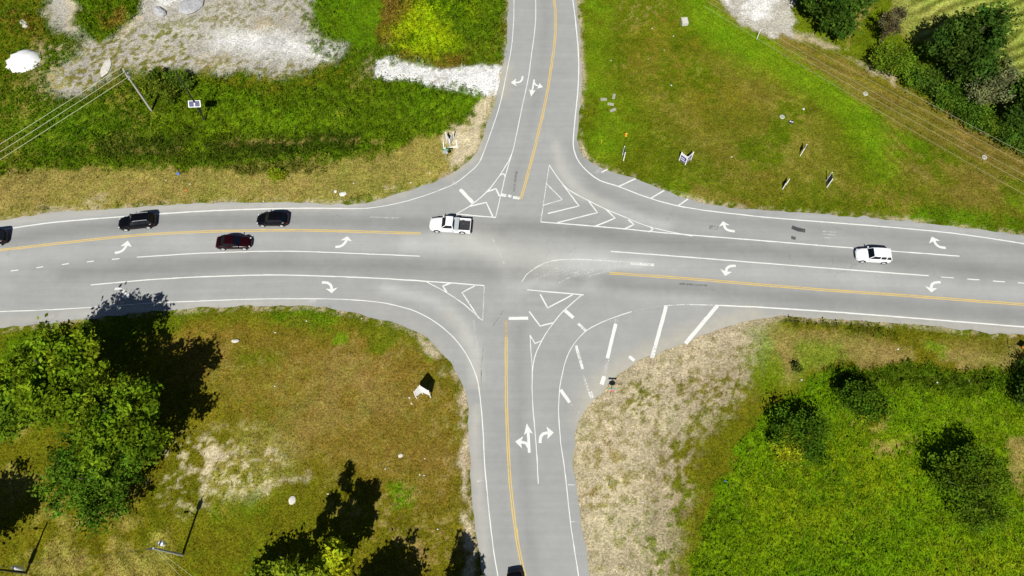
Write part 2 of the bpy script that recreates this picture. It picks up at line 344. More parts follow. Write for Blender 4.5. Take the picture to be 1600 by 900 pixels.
line('lane_line', [(214, 402), (260, 399), (300, 396.5), (350, 394.5), (400, 393), (450, 392.7), (500, 394), (600, 398), (656, 400.5)], .17)
line('lane_line', [(142, 445.5), (200, 440), (260, 435.5), (320, 432.5), (400, 430), (450, 430), (520, 432), (600, 435.5), (700, 442), (756.5, 446.5)], .19)
line('edge_line', [(0, 487), (60, 485), (100, 483), (170, 478.5), (250, 473), (300, 471), (350, 469), (400, 467.5), (450, 467), (500, 467), (540, 468)], .14, 'white', arm0='W')
line('edge_line', [(540, 468), (590, 472), (625, 479), (650, 487), (675, 500), (700, 519), (717, 537), (732, 560), (745, 590), (750, 620), (754, 662), (755, 675), (757, 720), (759, 745), (765, 807), (772, 865), (778, 900)], .14, arm1='S')
line('centre_line', [(790.5, 500), (790.7, 528)], .22, 'yworn')
double_yellow([(791, 527), (791, 600), (792, 650), (794, 700), (797, 750), (801, 790), (806, 830), (812, 865), (820, 900)], arm1='S')
line('lane_line', [(830.4, 559), (831.5, 578), (831.5, 613), (833, 640), (836, 675), (839, 716), (841, 756)], .12)
line('edge_line', [(904, 900), (902, 887), (897, 855), (891, 815), (885, 757), (880, 718), (876, 691.5), (873, 649), (873, 631), (875, 604), (879, 583), (885, 560), (897, 537), (917, 516), (940, 504), (962, 495), (987, 487)], .12, arm0='S')
line('edge_line', [(987, 487), (1009, 482), (1037, 478)], .12, 'faint')
line('edge_line', [(1037, 478), (1070, 476), (1117, 477)], .13, 'worn')
line('edge_line', [(1117, 477), (1200, 481), (1300, 487.5), (1400, 495), (1500, 503), (1600, 511)], .22, arm1='E')
double_yellow([(952, 427), (1000, 430), (1100, 437.5), (1200, 446), (1300, 454), (1400, 461), (1500, 468.5), (1600, 476)], arm1='E')
line('lane_line', [(954, 393), (1075, 402), (1200, 412), (1350, 423.5), (1451, 431)], .19)
for a, c in (((1470, 433), (1490, 434.5)), ((1511, 436), (1530, 437.5)), ((1551, 439.2), (1570, 440.7)), ((1590, 442), (1610, 443.5))): line('lane_dash', [a, c], .17)
line('lane_line', [(845, 347), (950, 355.5), (1050, 365), (1200, 377), (1335, 388), (1499, 400.5)], .2)
line('edge_line', [(895, 0), (900, 40), (904, 90), (903, 140), (898, 190), (895.5, 225), (898.5, 240), (905, 254), (920, 270), (937, 282), (967, 292), (1017, 310.5), (1060, 322), (1110, 330), (1200, 340), (1300, 348), (1400, 356), (1500, 366), (1600, 381)], .19, arm0='N', arm1='E')
line('lane_line', [(837, 0), (836.5, 37), (831, 82), (825, 125), (817, 162), (805, 220), (800, 240)], .13, arm0='N')
double_yellow([(866, 0), (868, 25), (867, 62), (861, 107), (852, 160), (837, 225), (824.5, 273), (814, 311.5)], arm0='N')
# islands painted on the asphalt
line('island_line', [(858, 258), (873, 280), (885, 294), (898, 302.5), (917, 312.5), (942, 325), (977.5, 340), (1013, 354), (1060, 365), (1082, 369)], .15)
line('island_line', [(858, 258), (845, 347)], .1, 'worn')
for P, w, m in (([(853, 286.5), (878.5, 312), (847.5, 321.5)], .16, 'worn'), ([(879, 288), (904.6, 322), (866, 331.5), (856, 333.8)], .2, 'white'), ([(920, 314.6), (933.5, 332.5), (871, 348)], .2, 'white'), ([(947, 327), (961, 341), (928, 354.5)], .22, 'white'), ([(981.7, 343.5), (990.6, 351), (974, 358.7)], .22, 'white'), ([(1016, 354.5), (1020, 358.7), (1012.6, 362.8)], .22, 'white'),
                ([(781.7, 273.6), (787, 271.5), (789.6, 276.7)], .25, 'white'), ([(760, 300), (775, 295), (780.5, 307)], .28, 'white'), ([(734, 322.5), (759.7, 316.4), (770, 338.4)], .24, 'white'),
                ([(704.8, 442), (692, 447), (698, 456.7)], .26, 'white'), ([(741.5, 447), (722, 457.3), (748.8, 498)], .2, 'worn'),
                ([(844, 460), (855.7, 481.3), (894.7, 460.7)], .2, 'white'), ([(826.7, 486.7), (844, 509.6), (864, 504.7)], .2, 'white'), ([(828, 524), (836, 536.7), (845.3, 532.7)], .22, 'worn')):
    line('chevron', P, w, m, smooth=False)
line('island_line', [(800, 240), (795, 251), (781.7, 273), (763, 297.5), (744, 314.6), (733, 323), (712.6, 334.7)], .15)
line('island_line', [(712.6, 334.7), (774.4, 340)], .2); line('island_line', [(800, 240), (791.5, 268), (784, 298.7), (774.4, 340)], .13)
line('island_line', [(664.4, 439.5), (693.8, 454.8), (704.8, 461.6), (725.6, 476), (740, 488.5), (753.7, 500.7)], .13); line('island_line', [(756.7, 446.5), (754.3, 500.7)], .08, 'worn')
line('island_line', [(824, 453), (912, 461)], .18); line('island_line', [(908.7, 461.3), (881.3, 485.3), (865.3, 504), (852, 522.7), (842.7, 540), (834.7, 560), (831.6, 582)], .14); line('island_line', [(828, 524), (830.4, 558.7)], .1)
for a, c, w, m in (((719, 296), (739, 317), .62, 'white'), ((794.7, 497.7), (825.3, 497.3), .5, 'white'), ((882.7, 485.3), (896, 496.7), .55, 'white'), ((902.7, 505.3), (916, 517.3), .45, 'worn')): line('stop_bar', [a, c], w, m, smooth=False)
for a, c in (((782.5, 304.3), (791, 306)), ((794, 305.5), (799, 307.5)), ((801.5, 308.5), (812, 310))): line('stop_bar', [a, c], .55, 'worn', smooth=False)
for a, c, w, m in (((993, 279.5), (967, 291.3), .22, 'white'), ((1038, 297.5), (1017, 310), .22, 'white'), ((949, 265), (939.5, 269.5), .22, 'white'), ((1075, 311), (1060, 321.3), .22, 'white'),
                   ((900, 540), (910.5, 577), .42, 'worn'), ((876, 609), (890, 629), .5, 'white'), ((911, 586), (922, 618), .3, 'faint'), ((890, 629), (905, 645), .12, 'faint'), ((922, 612), (925, 622), .55, 'worn'), ((962, 506), (949, 560), .52, 'white'), ((964, 494), (962, 506), .5, 'faint'), ((949, 562), (944, 590), .5, 'faint'), ((944, 588), (940, 601), .6, 'white'),
                   ((1041, 478.5), (1024, 540), .55, 'white'), ((1024, 540), (1018.5, 559.5), .55, 'worn'), ((1121, 477.5), (1071, 537), .58, 'white'), ((983, 557), (991, 563.5), .5, 'white')): line('hatch_bar', [a, c], w, m, smooth=False)
# turn arrows: stem path(s) + head(s)
def arrow(stems, mat='white', w=.36):
    me = MB(); z = lay()
    for path, tip, hw in stems:
        P = catmull(GP(path), .25); T = np.array(G(*tip)[:2]); t = np.gradient(P, axis=0); t /= np.linalg.norm(t, axis=1)[:, None]; nn = np.stack([-t[:, 1], t[:, 0]], 1)
        z2 = z; z += .0015
        for i in range(len(P) - 1): me.poly([(*(P[i] + nn[i] * w / 2), z2), (*(P[i] - nn[i] * w / 2), z2), (*(P[i + 1] - nn[i + 1] * w / 2), z2), (*(P[i + 1] + nn[i + 1] * w / 2), z2)])
        d = T - P[-1]; L = np.linalg.norm(d); d /= L; q = np.array([-d[1], d[0]]); B = P[-1]; bk = B - d * L * .18
        me.poly([(*(B + q * w / 2), z2), (*(bk + q * hw), z2), (*T, z2), (*(bk - q * hw), z2), (*(B - q * w / 2), z2)])
    bmesh.ops.remove_doubles(me.b, verts=me.b.verts[:], dist=.0005)
    o = me.build('turn_arrow', M[mat], ROAD)
    return o
arrow([([(179.5, 395.2), (187, 394), (193.5, 390), (197.5, 384)], (200, 376), .8)])
arrow([([(524, 386), (532, 385), (538, 381), (541.5, 375.5)], (543, 369.3), .8)])
arrow([([(1149.5, 415.5), (1141, 416), (1135.5, 419.5), (1134.3, 424)], (1133, 431.3), .8)])
arrow([([(1469.5, 441), (1460, 442), (1455.5, 445.5), (1454.7, 450)], (1455, 457.3), .8)])
arrow([([(1148, 361.7), (1138, 360), (1133, 356.5), (1131.3, 352)], (1129.5, 345.8), .8)])
arrow([([(1477.5, 387.5), (1468, 386), (1462, 381.5), (1459.5, 377)], (1455.5, 370), .85)])
arrow([([(503, 441.5), (511.5, 442), (517, 446), (518.3, 451.5)], (518.3, 458.3), .8)])
arrow([([(179.5, 451.5), (188, 452), (194, 456), (196, 461)], (196.5, 468), .8)])
arrow([([(816.5, 119.4), (815.4, 125.2), (811, 128.7), (805.5, 129)], (798, 129.3), .75)], w=.3)
arrow([([(834.8, 124.5), (831.6, 142)], (829.8, 151.3), .5), ([(834.4, 129), (837.5, 133.2), (841.8, 134.6)], (848.3, 136.5), .6)], w=.26)
arrow([([(827, 707.5), (825.3, 676)], (823, 661.7), .55), ([(825.6, 699), (821.8, 692.6), (814.7, 691)], (805, 690), .75)], w=.34)
arrow([([(844, 692.4), (844.5, 684), (848.6, 678), (856, 676.3)], (865.3, 676), .78)], w=.36)
# scuffed paint trails and tar marks
sm = [[(815, 441), (822, 430), (835, 420), (852, 411), (875, 406), (905, 405.5), (960, 408), (1022, 413)]]
line('paint_scuff', sm[0], .13, 'worn')
for i in range(13):
    a = i / 12; x0 = 812 + a * 90 + random.uniform(-8, 8); y0 = 452 - a * 12 + random.uniform(-3, 3); x1 = 900 + a * 110 + random.uniform(-12, 12); y1 = 409 + a * 3 + random.uniform(-3, 3)
    t0 = random.uniform(0, .5); t1 = random.uniform(.6, 1.0)
    line('paint_scuff', [(x0 + (x1 - x0) * t, y0 + (y1 - y0) * t ** .62) for t in (t0, (t0 * 2 + t1) / 3, (t0 + 2 * t1) / 3, t1)], random.choice([.08, .1, .2]), 'faint')
line('paint_scuff', [(985, 411.5), (1022, 414)], .45, 'worn'); line('paint_scuff', [(940, 408), (1000, 412)], .35, 'faint')
for P, w, m in (([(1237, 355), (1247, 359), (1258, 361)], .7, 'tar'), ([(1236, 371), (1243, 373)], .55, 'tar'), ([(1108, 355), (1122, 357)], .7, 'tarfaint'), ([(1060, 443.5), (1105, 446.5)], .3, 'tarfaint'), ([(807, 268), (803, 300)], .35, 'tarfaint'), ([(755, 545), (752, 575), (752, 605)], .08, 'tarfaint'), ([(787, 485), (770, 510)], .1, 'tarfaint'),
                ([(1285, 361.5), (1306, 363)], .2, 'faint'), ([(1284, 365.5), (1308, 367.5)], .2, 'faint'), ([(1288, 371), (1300, 372.5)], .3, 'faint'), ([(578, 339), (625, 341)], .25, 'faint'), ([(707, 284), (714, 288)], .5, 'faint'), ([(77, 497), (84, 492)], .4, 'faint'), ([(744, 752), (753, 750)], .3, 'faint'), ([(886, 757), (899, 758)], .2, 'faint'), ([(892, 815), (905, 815.5)], .1, 'faint'), ([(260, 475), (268, 480)], .3, 'faint'), ([(480, 470), (495, 470)], .5, 'faint'), ([(769, 372), (788, 412)], .25, 'faint'), ([(740, 500), (748, 560)], .3, 'faint'), ([(939, 262), (931, 271)], .5, 'faint')):
    line('surface_mark', P, w, m)

# ------------------------------------------------------------------ the land: what covers it, from a survey of patches
C = dict(  # rgb albedo, grass density, grass height, stoniness
    green=((.095, .128, .009), .9, .14, 0), bright=((.115, .20, .010), .9, .13, 0), fresh=((.085, .17, .006), 1, .22, 0), lush=((.074, .132, .006), 1, .55, 0), dark=((.036, .06, .008), 1, .5, 0), olive=((.118, .115, .012), .85, .13, 0),
    brown=((.165, .136, .034), .8, .11, 0), umber=((.178, .128, .030), .8, .11, 0), dry=((.23, .18, .062), .7, .10, .2), straw=((.25, .215, .06), .8, .18, .1), sand=((.44, .378, .245), .04, .07, .9), dirt=((.345, .29, .185), .10, .08, .6), gravel=((.37, .352, .30), .14, .1, 1), white=((.62, .62, .60), 0, .05, 1), lime=((.25, .33, .008), 1, .5, 0), reddish=((.15, .10, .025), 1, .5, 0), field=((.21, .235, .055), .8, .12, 0), meadow=((.100, .176, .006), 1, .28, 0), meadowy=((.145, .195, .008), 1, .24, 0))
PATCH = [  # (polygon, cover, softness m, strength, mottle: 0 none .. 1 strongly broken up)
    ([(-400, -60), (640, -60), (795, 0), (780, 150), (745, 235), (600, 312), (0, 346), (-400, 400)], 'lush', 2, 1, 0),
    ([(905, -60), (1700, -60), (1800, 420), (1600, 370), (1130, 325), (910, 242), (905, 100)], 'green', 2, 1, 0),
    ([(-400, 560), (0, 512), (450, 476), (700, 560), (740, 700), (760, 960), (-400, 960)], 'olive', 2, 1, 0),
    ([(900, 650), (1200, 495), (1600, 522), (1900, 560), (1800, 1000), (925, 960)], 'olive', 2, 1, 0),
    # north-west
    ([(-300, 285), (0, 275), (100, 264), (300, 264), (430, 262), (520, 253), (610, 236), (690, 208), (735, 195), (752, 222), (700, 278), (600, 312), (400, 318), (100, 332), (0, 346), (-300, 385)], 'straw', 1.6, 1, .15),
    ([(0, 295), (300, 285), (560, 275), (640, 255), (660, 280), (560, 308), (300, 310), (0, 330)], 'dry', 2.5, .75, .8),
    ([(0, 276), (200, 266), (420, 268), (600, 250), (600, 238), (420, 256), (200, 258), (0, 268)], 'dry', 1, .7, .6),
    ([(-200, 150), (80, 110), (240, 180), (200, 235), (0, 255), (-200, 280)], 'olive', 4, .6, .7),
    ([(150, 205), (340, 215), (560, 205), (560, 238), (380, 252), (200, 248), (90, 245)], 'dark', 2, .9, .35),
    ([(330, 262), (440, 258), (520, 262), (480, 276), (380, 276)], 'dark', 1.2, .8, .5),
    ([(230, 180), (400, 165), (560, 185), (720, 150), (750, 165), (690, 205), (540, 205), (330, 212)], 'fresh', 3, .7, .5),
    ([(480, 160), (640, 155), (600, 200), (480, 205)], 'dark', 3, .6, .7),
    ([(-60, -60), (120, -60), (110, 60), (60, 110), (0, 140), (-60, 140)], 'olive', 3, .8, .5),
    ([(0, 15), (40, 20), (75, 45), (60, 60), (0, 50)], 'reddish', 2, .7, .5),
    ([(85, 112), (120, 90), (128, 60), (95, 50), (70, 20), (85, -40), (620, -60), (500, -30), (490, 25), (500, 55), (530, 76), (522, 96), (480, 108), (430, 124), (380, 108), (330, 118), (270, 112), (190, 106), (130, 142), (95, 150), (70, 140)], 'gravel', 2.5, 1, .1),
    ([(90, 110), (200, 40), (480, -20), (500, 60), (520, 96), (400, 125), (260, 115), (130, 145)], 'olive', 2, .5, .66), ([(90, 110), (200, 80), (340, 70), (420, 115), (270, 112), (130, 142)], 'dirt', 3, .45, .5), ([(100, 110), (190, 80), (420, 100), (520, 90), (520, 110), (400, 130), (260, 115), (130, 145)], 'olive', 2, .6, .62), ([(280, 0), (500, -10), (480, 45), (330, 45)], 'olive', 3, .4, .72), ([(120, 70), (260, 60), (330, 80), (200, 105), (110, 110)], 'dirt', 3, .6, .5),
    ([(60, 60), (110, 70), (100, 140), (60, 160), (40, 130)], 'dirt', 2.5, .8, .6),
    ([(215, 20), (260, 20), (270, 60), (200, 75), (180, 70)], 'sand', 1.5, .8, .3), ([(100, 0), (122, 0), (130, 60), (108, 50)], 'sand', 1.2, .7, .4),
    ([(400, 25), (450, 25), (440, 50), (395, 52)], 'dirt', 1.5, .7, .4),
    ([(335, 50), (400, 46), (470, 60), (527, 76), (512, 92), (450, 90), (370, 80), (330, 70)], 'white', 4, .75, .1), ([(240, -20), (330, -20), (320, 10), (245, 8)], 'white', 1.5, .8, .2),
    ([(117, -40), (225, -40), (218, 25), (190, 45), (178, 62), (150, 64), (126, 56), (118, 30)], 'lush', 1.2, 1, .1), ([(150, 20), (215, 5), (200, 40), (150, 50)], 'reddish', 1.5, .8, .4),
    ([(488, 30), (500, -40), (600, -40), (600, 40), (590, 80), (540, 75), (505, 55)], 'fresh', 1.2, 1, .1),
    ([(598, -40), (660, -40), (650, 20), (625, 40), (640, 80), (700, 85), (760, 60), (800, 20), (790, 100), (690, 108), (612, 92), (592, 60)], 'reddish', 1.5, .9, .4),
    ([(725, -40), (800, -40), (793, 60), (786, 103), (735, 104), (715, 60)], 'lush', 2, .85, .4),
    ([(640, 5), (690, -40), (735, -20), (732, 30), (712, 70), (670, 88), (635, 70), (622, 50)], 'lime', 5, 1, .42), ([(655, 10), (720, 10), (705, 60), (660, 75)], 'lime', 3, .9, .3), ([(600, 50), (640, 45), (650, 80), (610, 90)], 'lime', 2.5, .6, .6),
    ([(575, 85), (610, 75), (600, 100), (588, 120), (570, 118)], 'dirt', 1.2, .9, .4), ([(540, 105), (585, 110), (570, 140), (540, 130)], 'dry', 2, .7, .6),
    ([(583, 110), (588, 96), (610, 89), (640, 97), (690, 107), (740, 103), (786, 103), (778, 152), (740, 151), (690, 140), (650, 130), (620, 128), (588, 123)], 'white', .5, 1, .06),
    ([(678, 205), (705, 203), (730, 190), (756, 150), (775, 150), (757, 215), (742, 245), (712, 266), (703, 240), (690, 225)], 'sand', .9, 1, .2),
    ([(540, 312), (600, 298), (625, 298), (590, 314)], 'sand', .7, .9, .3), ([(50, 332), (90, 326), (130, 328), (90, 334)], 'dirt', .7, .8, .3), ([(130, 310), (170, 305), (160, 325), (130, 325)], 'dirt', 1.5, .6, .5),
    ([(60, 150), (130, 60), (250, 40), (330, 60), (280, 110), (150, 150)], 'olive', 3, .75, .7), ([(330, 108), (420, 118), (490, 100), (545, 90), (560, 120), (420, 150), (320, 128)], 'olive', 2.5, .8, .5), ([(480, -20), (540, -20), (520, 70), (545, 90), (500, 100), (470, 40)], 'lush', 2, .8, .6), ([(80, 100), (130, 150), (90, 175), (60, 140)], 'dirt', 2, .8, .6), ([(40, 100), (250, 170), (200, 230), (0, 260), (0, 130)], 'straw', 6, .55, .62),
    ([(230, 178), (560, 172), (560, 205), (330, 215)], 'bright', 3, .6, .58), ([(0, 200), (150, 150), (200, 200), (60, 250)], 'fresh', 4, .7, .5), ([(560, 150), (750, 162), (700, 200), (560, 200)], 'bright', 3, .55, .6), ([(350, 219), (520, 217), (600, 219), (600, 225), (520, 225), (350, 227)], 'dry', .6, .85, .5), ([(200, 235), (290, 232), (290, 239), (200, 241)], 'dry', .7, .7, .55),
    ([(580, 88), (790, 96), (790, 108), (690, 112), (600, 98)], 'lush', .8, .8, .68), ([(580, 122), (700, 132), (785, 150), (785, 160), (690, 150), (585, 130)], 'lush', .8, .8, .62), ([(640, 100), (700, 115), (690, 130), (640, 125)], 'gravel', 1.5, .7, .6),
    # north-east
    ([(970, 0), (1060, 0), (1070, 90), (1020, 140), (960, 120)], 'dry', 4, .7, .78), ([(1020, 60), (1250, 150), (1330, 300), (1150, 315), (1010, 260)], 'straw', 6, .4, .72), ([(1100, 180), (1200, 220), (1190, 300), (1090, 290)], 'dark', 6, .3, .6),
    ([(960, 60), (1040, 20), (1100, 60), (1060, 130), (990, 130)], 'olive', 3, .8, .6), ([(1000, 100), (1150, 80), (1280, 180), (1330, 290), (1180, 310), (1080, 240), (1030, 170)], 'brown', 8, .6, .25),
    ([(1050, 120), (1160, 130), (1200, 200), (1100, 210)], 'olive', 4, .7, .5), ([(1100, -40), (1140, 5), (1260, 100), (1400, 190), (1440, 240), (1380, 280), (1300, 170), (1180, 110), (1090, 50), (1060, -40)], 'bright', 5, .9, .15),
    ([(905, 0), (960, 0), (950, 120), (990, 200), (960, 250), (925, 250), (912, 200)], 'bright', 4, .6, .3), ([(1380, 190), (1500, 230), (1600, 280), (1640, 340), (1480, 330), (1400, 270)], 'brown', 5, .9, .25),
    ([(1300, 290), (1440, 290), (1420, 340), (1280, 320)], 'brown', 3, .7, .5), ([(1430, 225), (1450, 265), (1440, 285), (1428, 260)], 'dry', 1.2, .8, .5), ([(1350, 330), (1500, 325), (1600, 350), (1600, 366), (1450, 350)], 'fresh', 2, .7, .4), ([(1560, 290), (1600, 290), (1600, 330), (1570, 320)], 'bright', 2, .8, .3),
    ([(1000, 275), (1090, 290), (1160, 310), (1210, 328), (1130, 323), (1050, 303)], 'brown', 1.2, .8, .4), ([(1090, 310), (1160, 322), (1240, 330), (1300, 334), (1300, 338), (1100, 322)], 'dirt', .5, .7, .5),
    ([(901, 0), (910, 0), (913, 90), (912, 160), (909, 230), (903, 225), (907, 100)], 'dirt', .5, .9, .3), ([(900, 228), (912, 228), (922, 248), (912, 244)], 'sand', .4, .9, .2),
    ([(1120, 0), (1225, 50), (1400, 130), (1600, 238), (1700, 300), (1700, 330), (1600, 282), (1400, 200), (1230, 80), (1110, 5)], 'brown', 2.2, .95, .15), ([(1225, 45), (1350, 105), (1480, 170), (1600, 240), (1600, 252), (1480, 190), (1350, 130), (1228, 65)], 'olive', 1.2, .7, .4),
    ([(1220, 40), (1280, 60), (1340, 88), (1420, 135), (1520, 195), (1600, 240), (1600, 246), (1420, 146), (1340, 100), (1240, 55)], 'dirt', 1.0, .9, .3),
    ([(1105, -60), (1130, 8), (1168, 40), (1200, 58), (1235, 55), (1240, 30), (1245, -60)], 'gravel', .8, 1, .15), ([(1150, -60), (1130, 0), (1180, 35), (1210, 30), (1235, -60)], 'white', 1.5, .7, .3),
    ([(1352, -60), (1400, -30), (1350, 30), (1340, 80), (1320, 80), (1335, 30)], 'dry', 1, .9, .3), ([(1380, 20), (1420, 35), (1460, 60), (1440, 70), (1400, 50)], 'dry', 1.5, .8, .4),
    ([(1395, 10), (1420, -60), (1800, -60), (1800, 180), (1600, 120), (1560, 105), (1540, 70), (1440, 60), (1400, 40)], 'field', 1.5, 1, .1),
    # south-west
    ([(0, 512), (240, 486), (450, 477), (560, 491), (640, 518), (620, 545), (540, 515), (440, 500), (260, 520), (0, 560)], 'green', 2, .9, .3), ([(0, 530), (60, 520), (40, 570), (0, 590)], 'fresh', 2, .8, .2), ([(430, 482), (500, 485), (540, 500), (480, 520), (430, 505)], 'fresh', 1.5, .8, .3),
    ([(250, 530), (360, 510), (500, 520), (640, 540), (700, 600), (720, 720), (700, 800), (580, 740), (420, 690), (300, 600)], 'umber', 6, .97, .15), ([(430, 580), (560, 560), (620, 640), (520, 700), (420, 660)], 'dry', 5, .4, .3), ([(520, 520), (545, 528), (540, 545), (515, 540)], 'bright', .9, .9, .2), ([(580, 520), (625, 530), (605, 555), (580, 545)], 'green', 1.2, .9, .3),
    ([(370, 540), (430, 560), (430, 620), (390, 600)], 'green', 2.5, .7, .4), ([(330, 590), (420, 640), (470, 700), (400, 700), (330, 640)], 'olive', 3, .7, .5),
    ([(600, 755), (640, 760), (645, 785), (610, 790)], 'fresh', 1, .9, .2), ([(665, 552), (675, 558), (668, 566)], 'bright', .5, .8, .2), ([(560, 780), (700, 760), (720, 900), (640, 900)], 'dry', 4, .5, .7),
    ([(290, 690), (400, 665), (480, 700), (440, 765), (360, 795), (260, 775)], 'straw', 4, .8, .2), ([(260, 690), (400, 670), (460, 700), (430, 760), (360, 785), (250, 790)], 'sand', 3, .75, .66), ([(268, 705), (300, 700), (345, 702), (372, 706), (345, 716), (325, 735), (312, 762), (298, 745), (270, 732)], 'sand', .8, 1, .2), ([(225, 755), (252, 735), (248, 780), (230, 785)], 'dirt', 1, .9, .3), ([(370, 780), (480, 735), (480, 745), (380, 790)], 'dirt', .8, .8, .4),
    ([(60, 800), (160, 740), (260, 800), (260, 960), (0, 960)], 'straw', 4, .75, .2), ([(60, 760), (240, 780), (240, 830), (100, 850)], 'olive', 3, .6, .5), ([(270, 770), (330, 775), (400, 772), (420, 800), (330, 830), (280, 800)], 'green', 2, .8, .4), ([(290, 860), (360, 830), (440, 850), (380, 920), (290, 920)], 'green', 2.5, .7, .4),
    ([(0, 640), (60, 660), (70, 760), (0, 800)], 'straw', 3, .7, .4), ([(320, 830), (480, 800), (460, 860), (330, 890)], 'olive', 3, .7, .6),
    ([(640, 512), (672, 530), (690, 548), (708, 572), (721, 596), (730, 640), (734, 720), (737, 790), (752, 870), (757, 960), (735, 960), (727, 800), (722, 720), (718, 640), (700, 595), (672, 555)], 'sand', .7, .95, .25), ([(700, 640), (722, 650), (724, 740), (730, 800), (715, 760)], 'green', 1, .6, .6),
    ([(260, 540), (660, 540), (720, 640), (725, 860), (560, 840), (440, 700)], 'dry', 4, .6, .76), ([(300, 560), (640, 560), (700, 800), (500, 760)], 'olive', 4, .35, .7),
    # south-east
    ([(878, 680), (930, 595), (1070, 518), (1165, 488), (1205, 488), (1195, 560), (1150, 640), (1090, 700), (1070, 780), (1040, 960), (905, 960), (885, 790)], 'dirt', 3.5, 1, 0), ([(925, 600), (1070, 525), (1170, 495), (1160, 540), (1090, 580), (1080, 640), (1040, 700), (1000, 790), (960, 960), (905, 960), (885, 760), (880, 680)], 'sand', 4, .85, .2),
    ([(880, 690), (930, 600), (1150, 500), (1200, 560), (1100, 700), (1030, 960), (910, 960)], 'olive', 2.5, .55, .74), ([(960, 620), (1010, 570), (1080, 600), (1060, 660), (990, 650)], 'olive', 3, .75, .62), ([(1070, 600), (1180, 550), (1215, 600), (1140, 700), (1080, 730)], 'olive', 5, .85, .5), ([(1170, 520), (1230, 520), (1240, 590), (1190, 620)], 'bright', 4, .7, .3), ([(1030, 690), (1190, 630), (1200, 650), (1110, 780), (1060, 800)], 'olive', 4, .9, .45),
    ([(1040, 760), (1110, 740), (1090, 830), (1070, 920), (1020, 920), (1000, 830)], 'green', 3, .8, .55), ([(905, 700), (950, 690), (985, 740), (940, 800), (910, 790)], 'dry', 2, .6, .6),
    ([(1210, 500), (1300, 503), (1400, 512), (1400, 530), (1300, 522), (1220, 512)], 'dark', .9, .65, .5), ([(1200, 520), (1330, 520), (1420, 540), (1600, 545), (1600, 580), (1420, 575), (1300, 575), (1220, 590)], 'dry', 2.5, .9, .3), ([(1480, 520), (1600, 528), (1600, 545), (1500, 545)], 'brown', 1.5, .9, .2), ([(1240, 540), (1310, 535), (1320, 570), (1250, 590)], 'bright', 2, .6, .4), ([(1440, 540), (1480, 545), (1480, 560), (1445, 560)], 'bright', 1.2, .8, .3), ([(1540, 572), (1600, 570), (1600, 582), (1540, 582)], 'bright', 1, .7, .3),
    ([(1060, 960), (1075, 880), (1105, 790), (1150, 712), (1190, 655), (1240, 610), (1290, 580), (1345, 572), (1450, 575), (1600, 582), (1800, 590), (1800, 1000)], 'meadow', .8, 1, .05),
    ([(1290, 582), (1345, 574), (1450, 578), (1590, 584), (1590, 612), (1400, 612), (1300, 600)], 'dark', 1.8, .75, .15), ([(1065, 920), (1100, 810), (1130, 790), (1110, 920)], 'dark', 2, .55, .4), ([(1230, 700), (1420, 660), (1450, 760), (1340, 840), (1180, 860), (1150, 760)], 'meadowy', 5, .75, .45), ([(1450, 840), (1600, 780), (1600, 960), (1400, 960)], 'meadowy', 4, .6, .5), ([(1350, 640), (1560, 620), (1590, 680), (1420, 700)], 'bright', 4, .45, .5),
    ([(1350, 690), (1430, 688), (1430, 705), (1370, 708)], 'dry', 1.2, .8, .5), ([(1572, 690), (1600, 680), (1600, 780), (1575, 760)], 'dry', 1.2, .8, .4), ([(1330, 660), (1390, 655), (1380, 672), (1340, 672)], 'dry', 1, .8, .5), ([(1500, 640), (1515, 640), (1515, 662), (1502, 660)], 'dry', .6, .7, .3)]
STEP = .27
xs = np.concatenate([-np.geomspace(3500, 92, 22), np.arange(-91, 91, STEP), np.geomspace(92, 3500, 22)])
ys = np.concatenate([-np.geomspace(3500, 8, 24), np.arange(-6, 101, STEP), np.geomspace(102.5, 3500, 22)])
GX, GY = np.meshgrid(xs, ys); X = GX.ravel(); Y = GY.ravel()
n_big = fbm(X, Y, .05, 21); n_mid = fbm(X, Y, .28, 31); n_sm = fbm(X, Y, 1.3, 41, 3); n_fine = lattice_noise(X, Y, 3.2, 51); n_spk = fbm(X, Y, 1.9, 57, 2); n_lg = fbm(X, Y, .16, 58, 4) + .25 * n_sm; n_lg = n_lg / n_lg[(np.abs(X) < 90) & (Y > -6) & (Y < 100)].std(); n_mot = n_mid * .4 + n_sm * .7 + n_spk * .9; n_mot = n_mot / n_mot[(np.abs(X) < 90) & (Y > -6) & (Y < 100)].std()
WX = X + 1.3 * fbm(X, Y, .3, 61) + .5 * lattice_noise(X, Y, 1.4, 65); WY = Y + 1.3 * fbm(X, Y, .3, 71) + .5 * lattice_noise(X, Y, 1.4, 75)
cov = np.zeros((len(X), 6)); g0 = C['green']; cov[:] = (*g0[0], *g0[1:])
for poly, key, soft, st, mot in PATCH:
    P = GP(poly); lo = P.min(0) - soft - 3; hi = P.max(0) + soft + 3
    idx = np.where((X > lo[0]) & (X < hi[0]) & (Y > lo[1]) & (Y < hi[1]))[0]
    k = .3 if soft < .7 else 1.0
    d = sdf(X[idx] * (1 - k) + WX[idx] * k, Y[idx] * (1 - k) + WY[idx] * k, P)
    w = sstep(soft * .55, -soft * .55, d) * st
    if mot > .16: w = w * sstep(-.5, .5, (n_mot if mot > .42 else n_lg)[idx] + (.5 - mot) * 3)
    c = C[key]; cov[idx] = cov[idx] * (1 - w[:, None]) + np.array((*c[0], *c[1:])) * w[:, None]
rsd = np.full(len(X), 50.0); core = (np.abs(X) < 120) & (Y > -40) & (Y < 140); rsd[core] = sdf(X[core], Y[core], outline)
fr = sstep(1.0, .15, rsd) * sstep(-.3, .7, n_mot) * (rsd < 3) * .8
cov[:] = cov * (1 - fr[:, None]) + np.array((*C['dirt'][0], *C['dirt'][1:])) * fr[:, None]
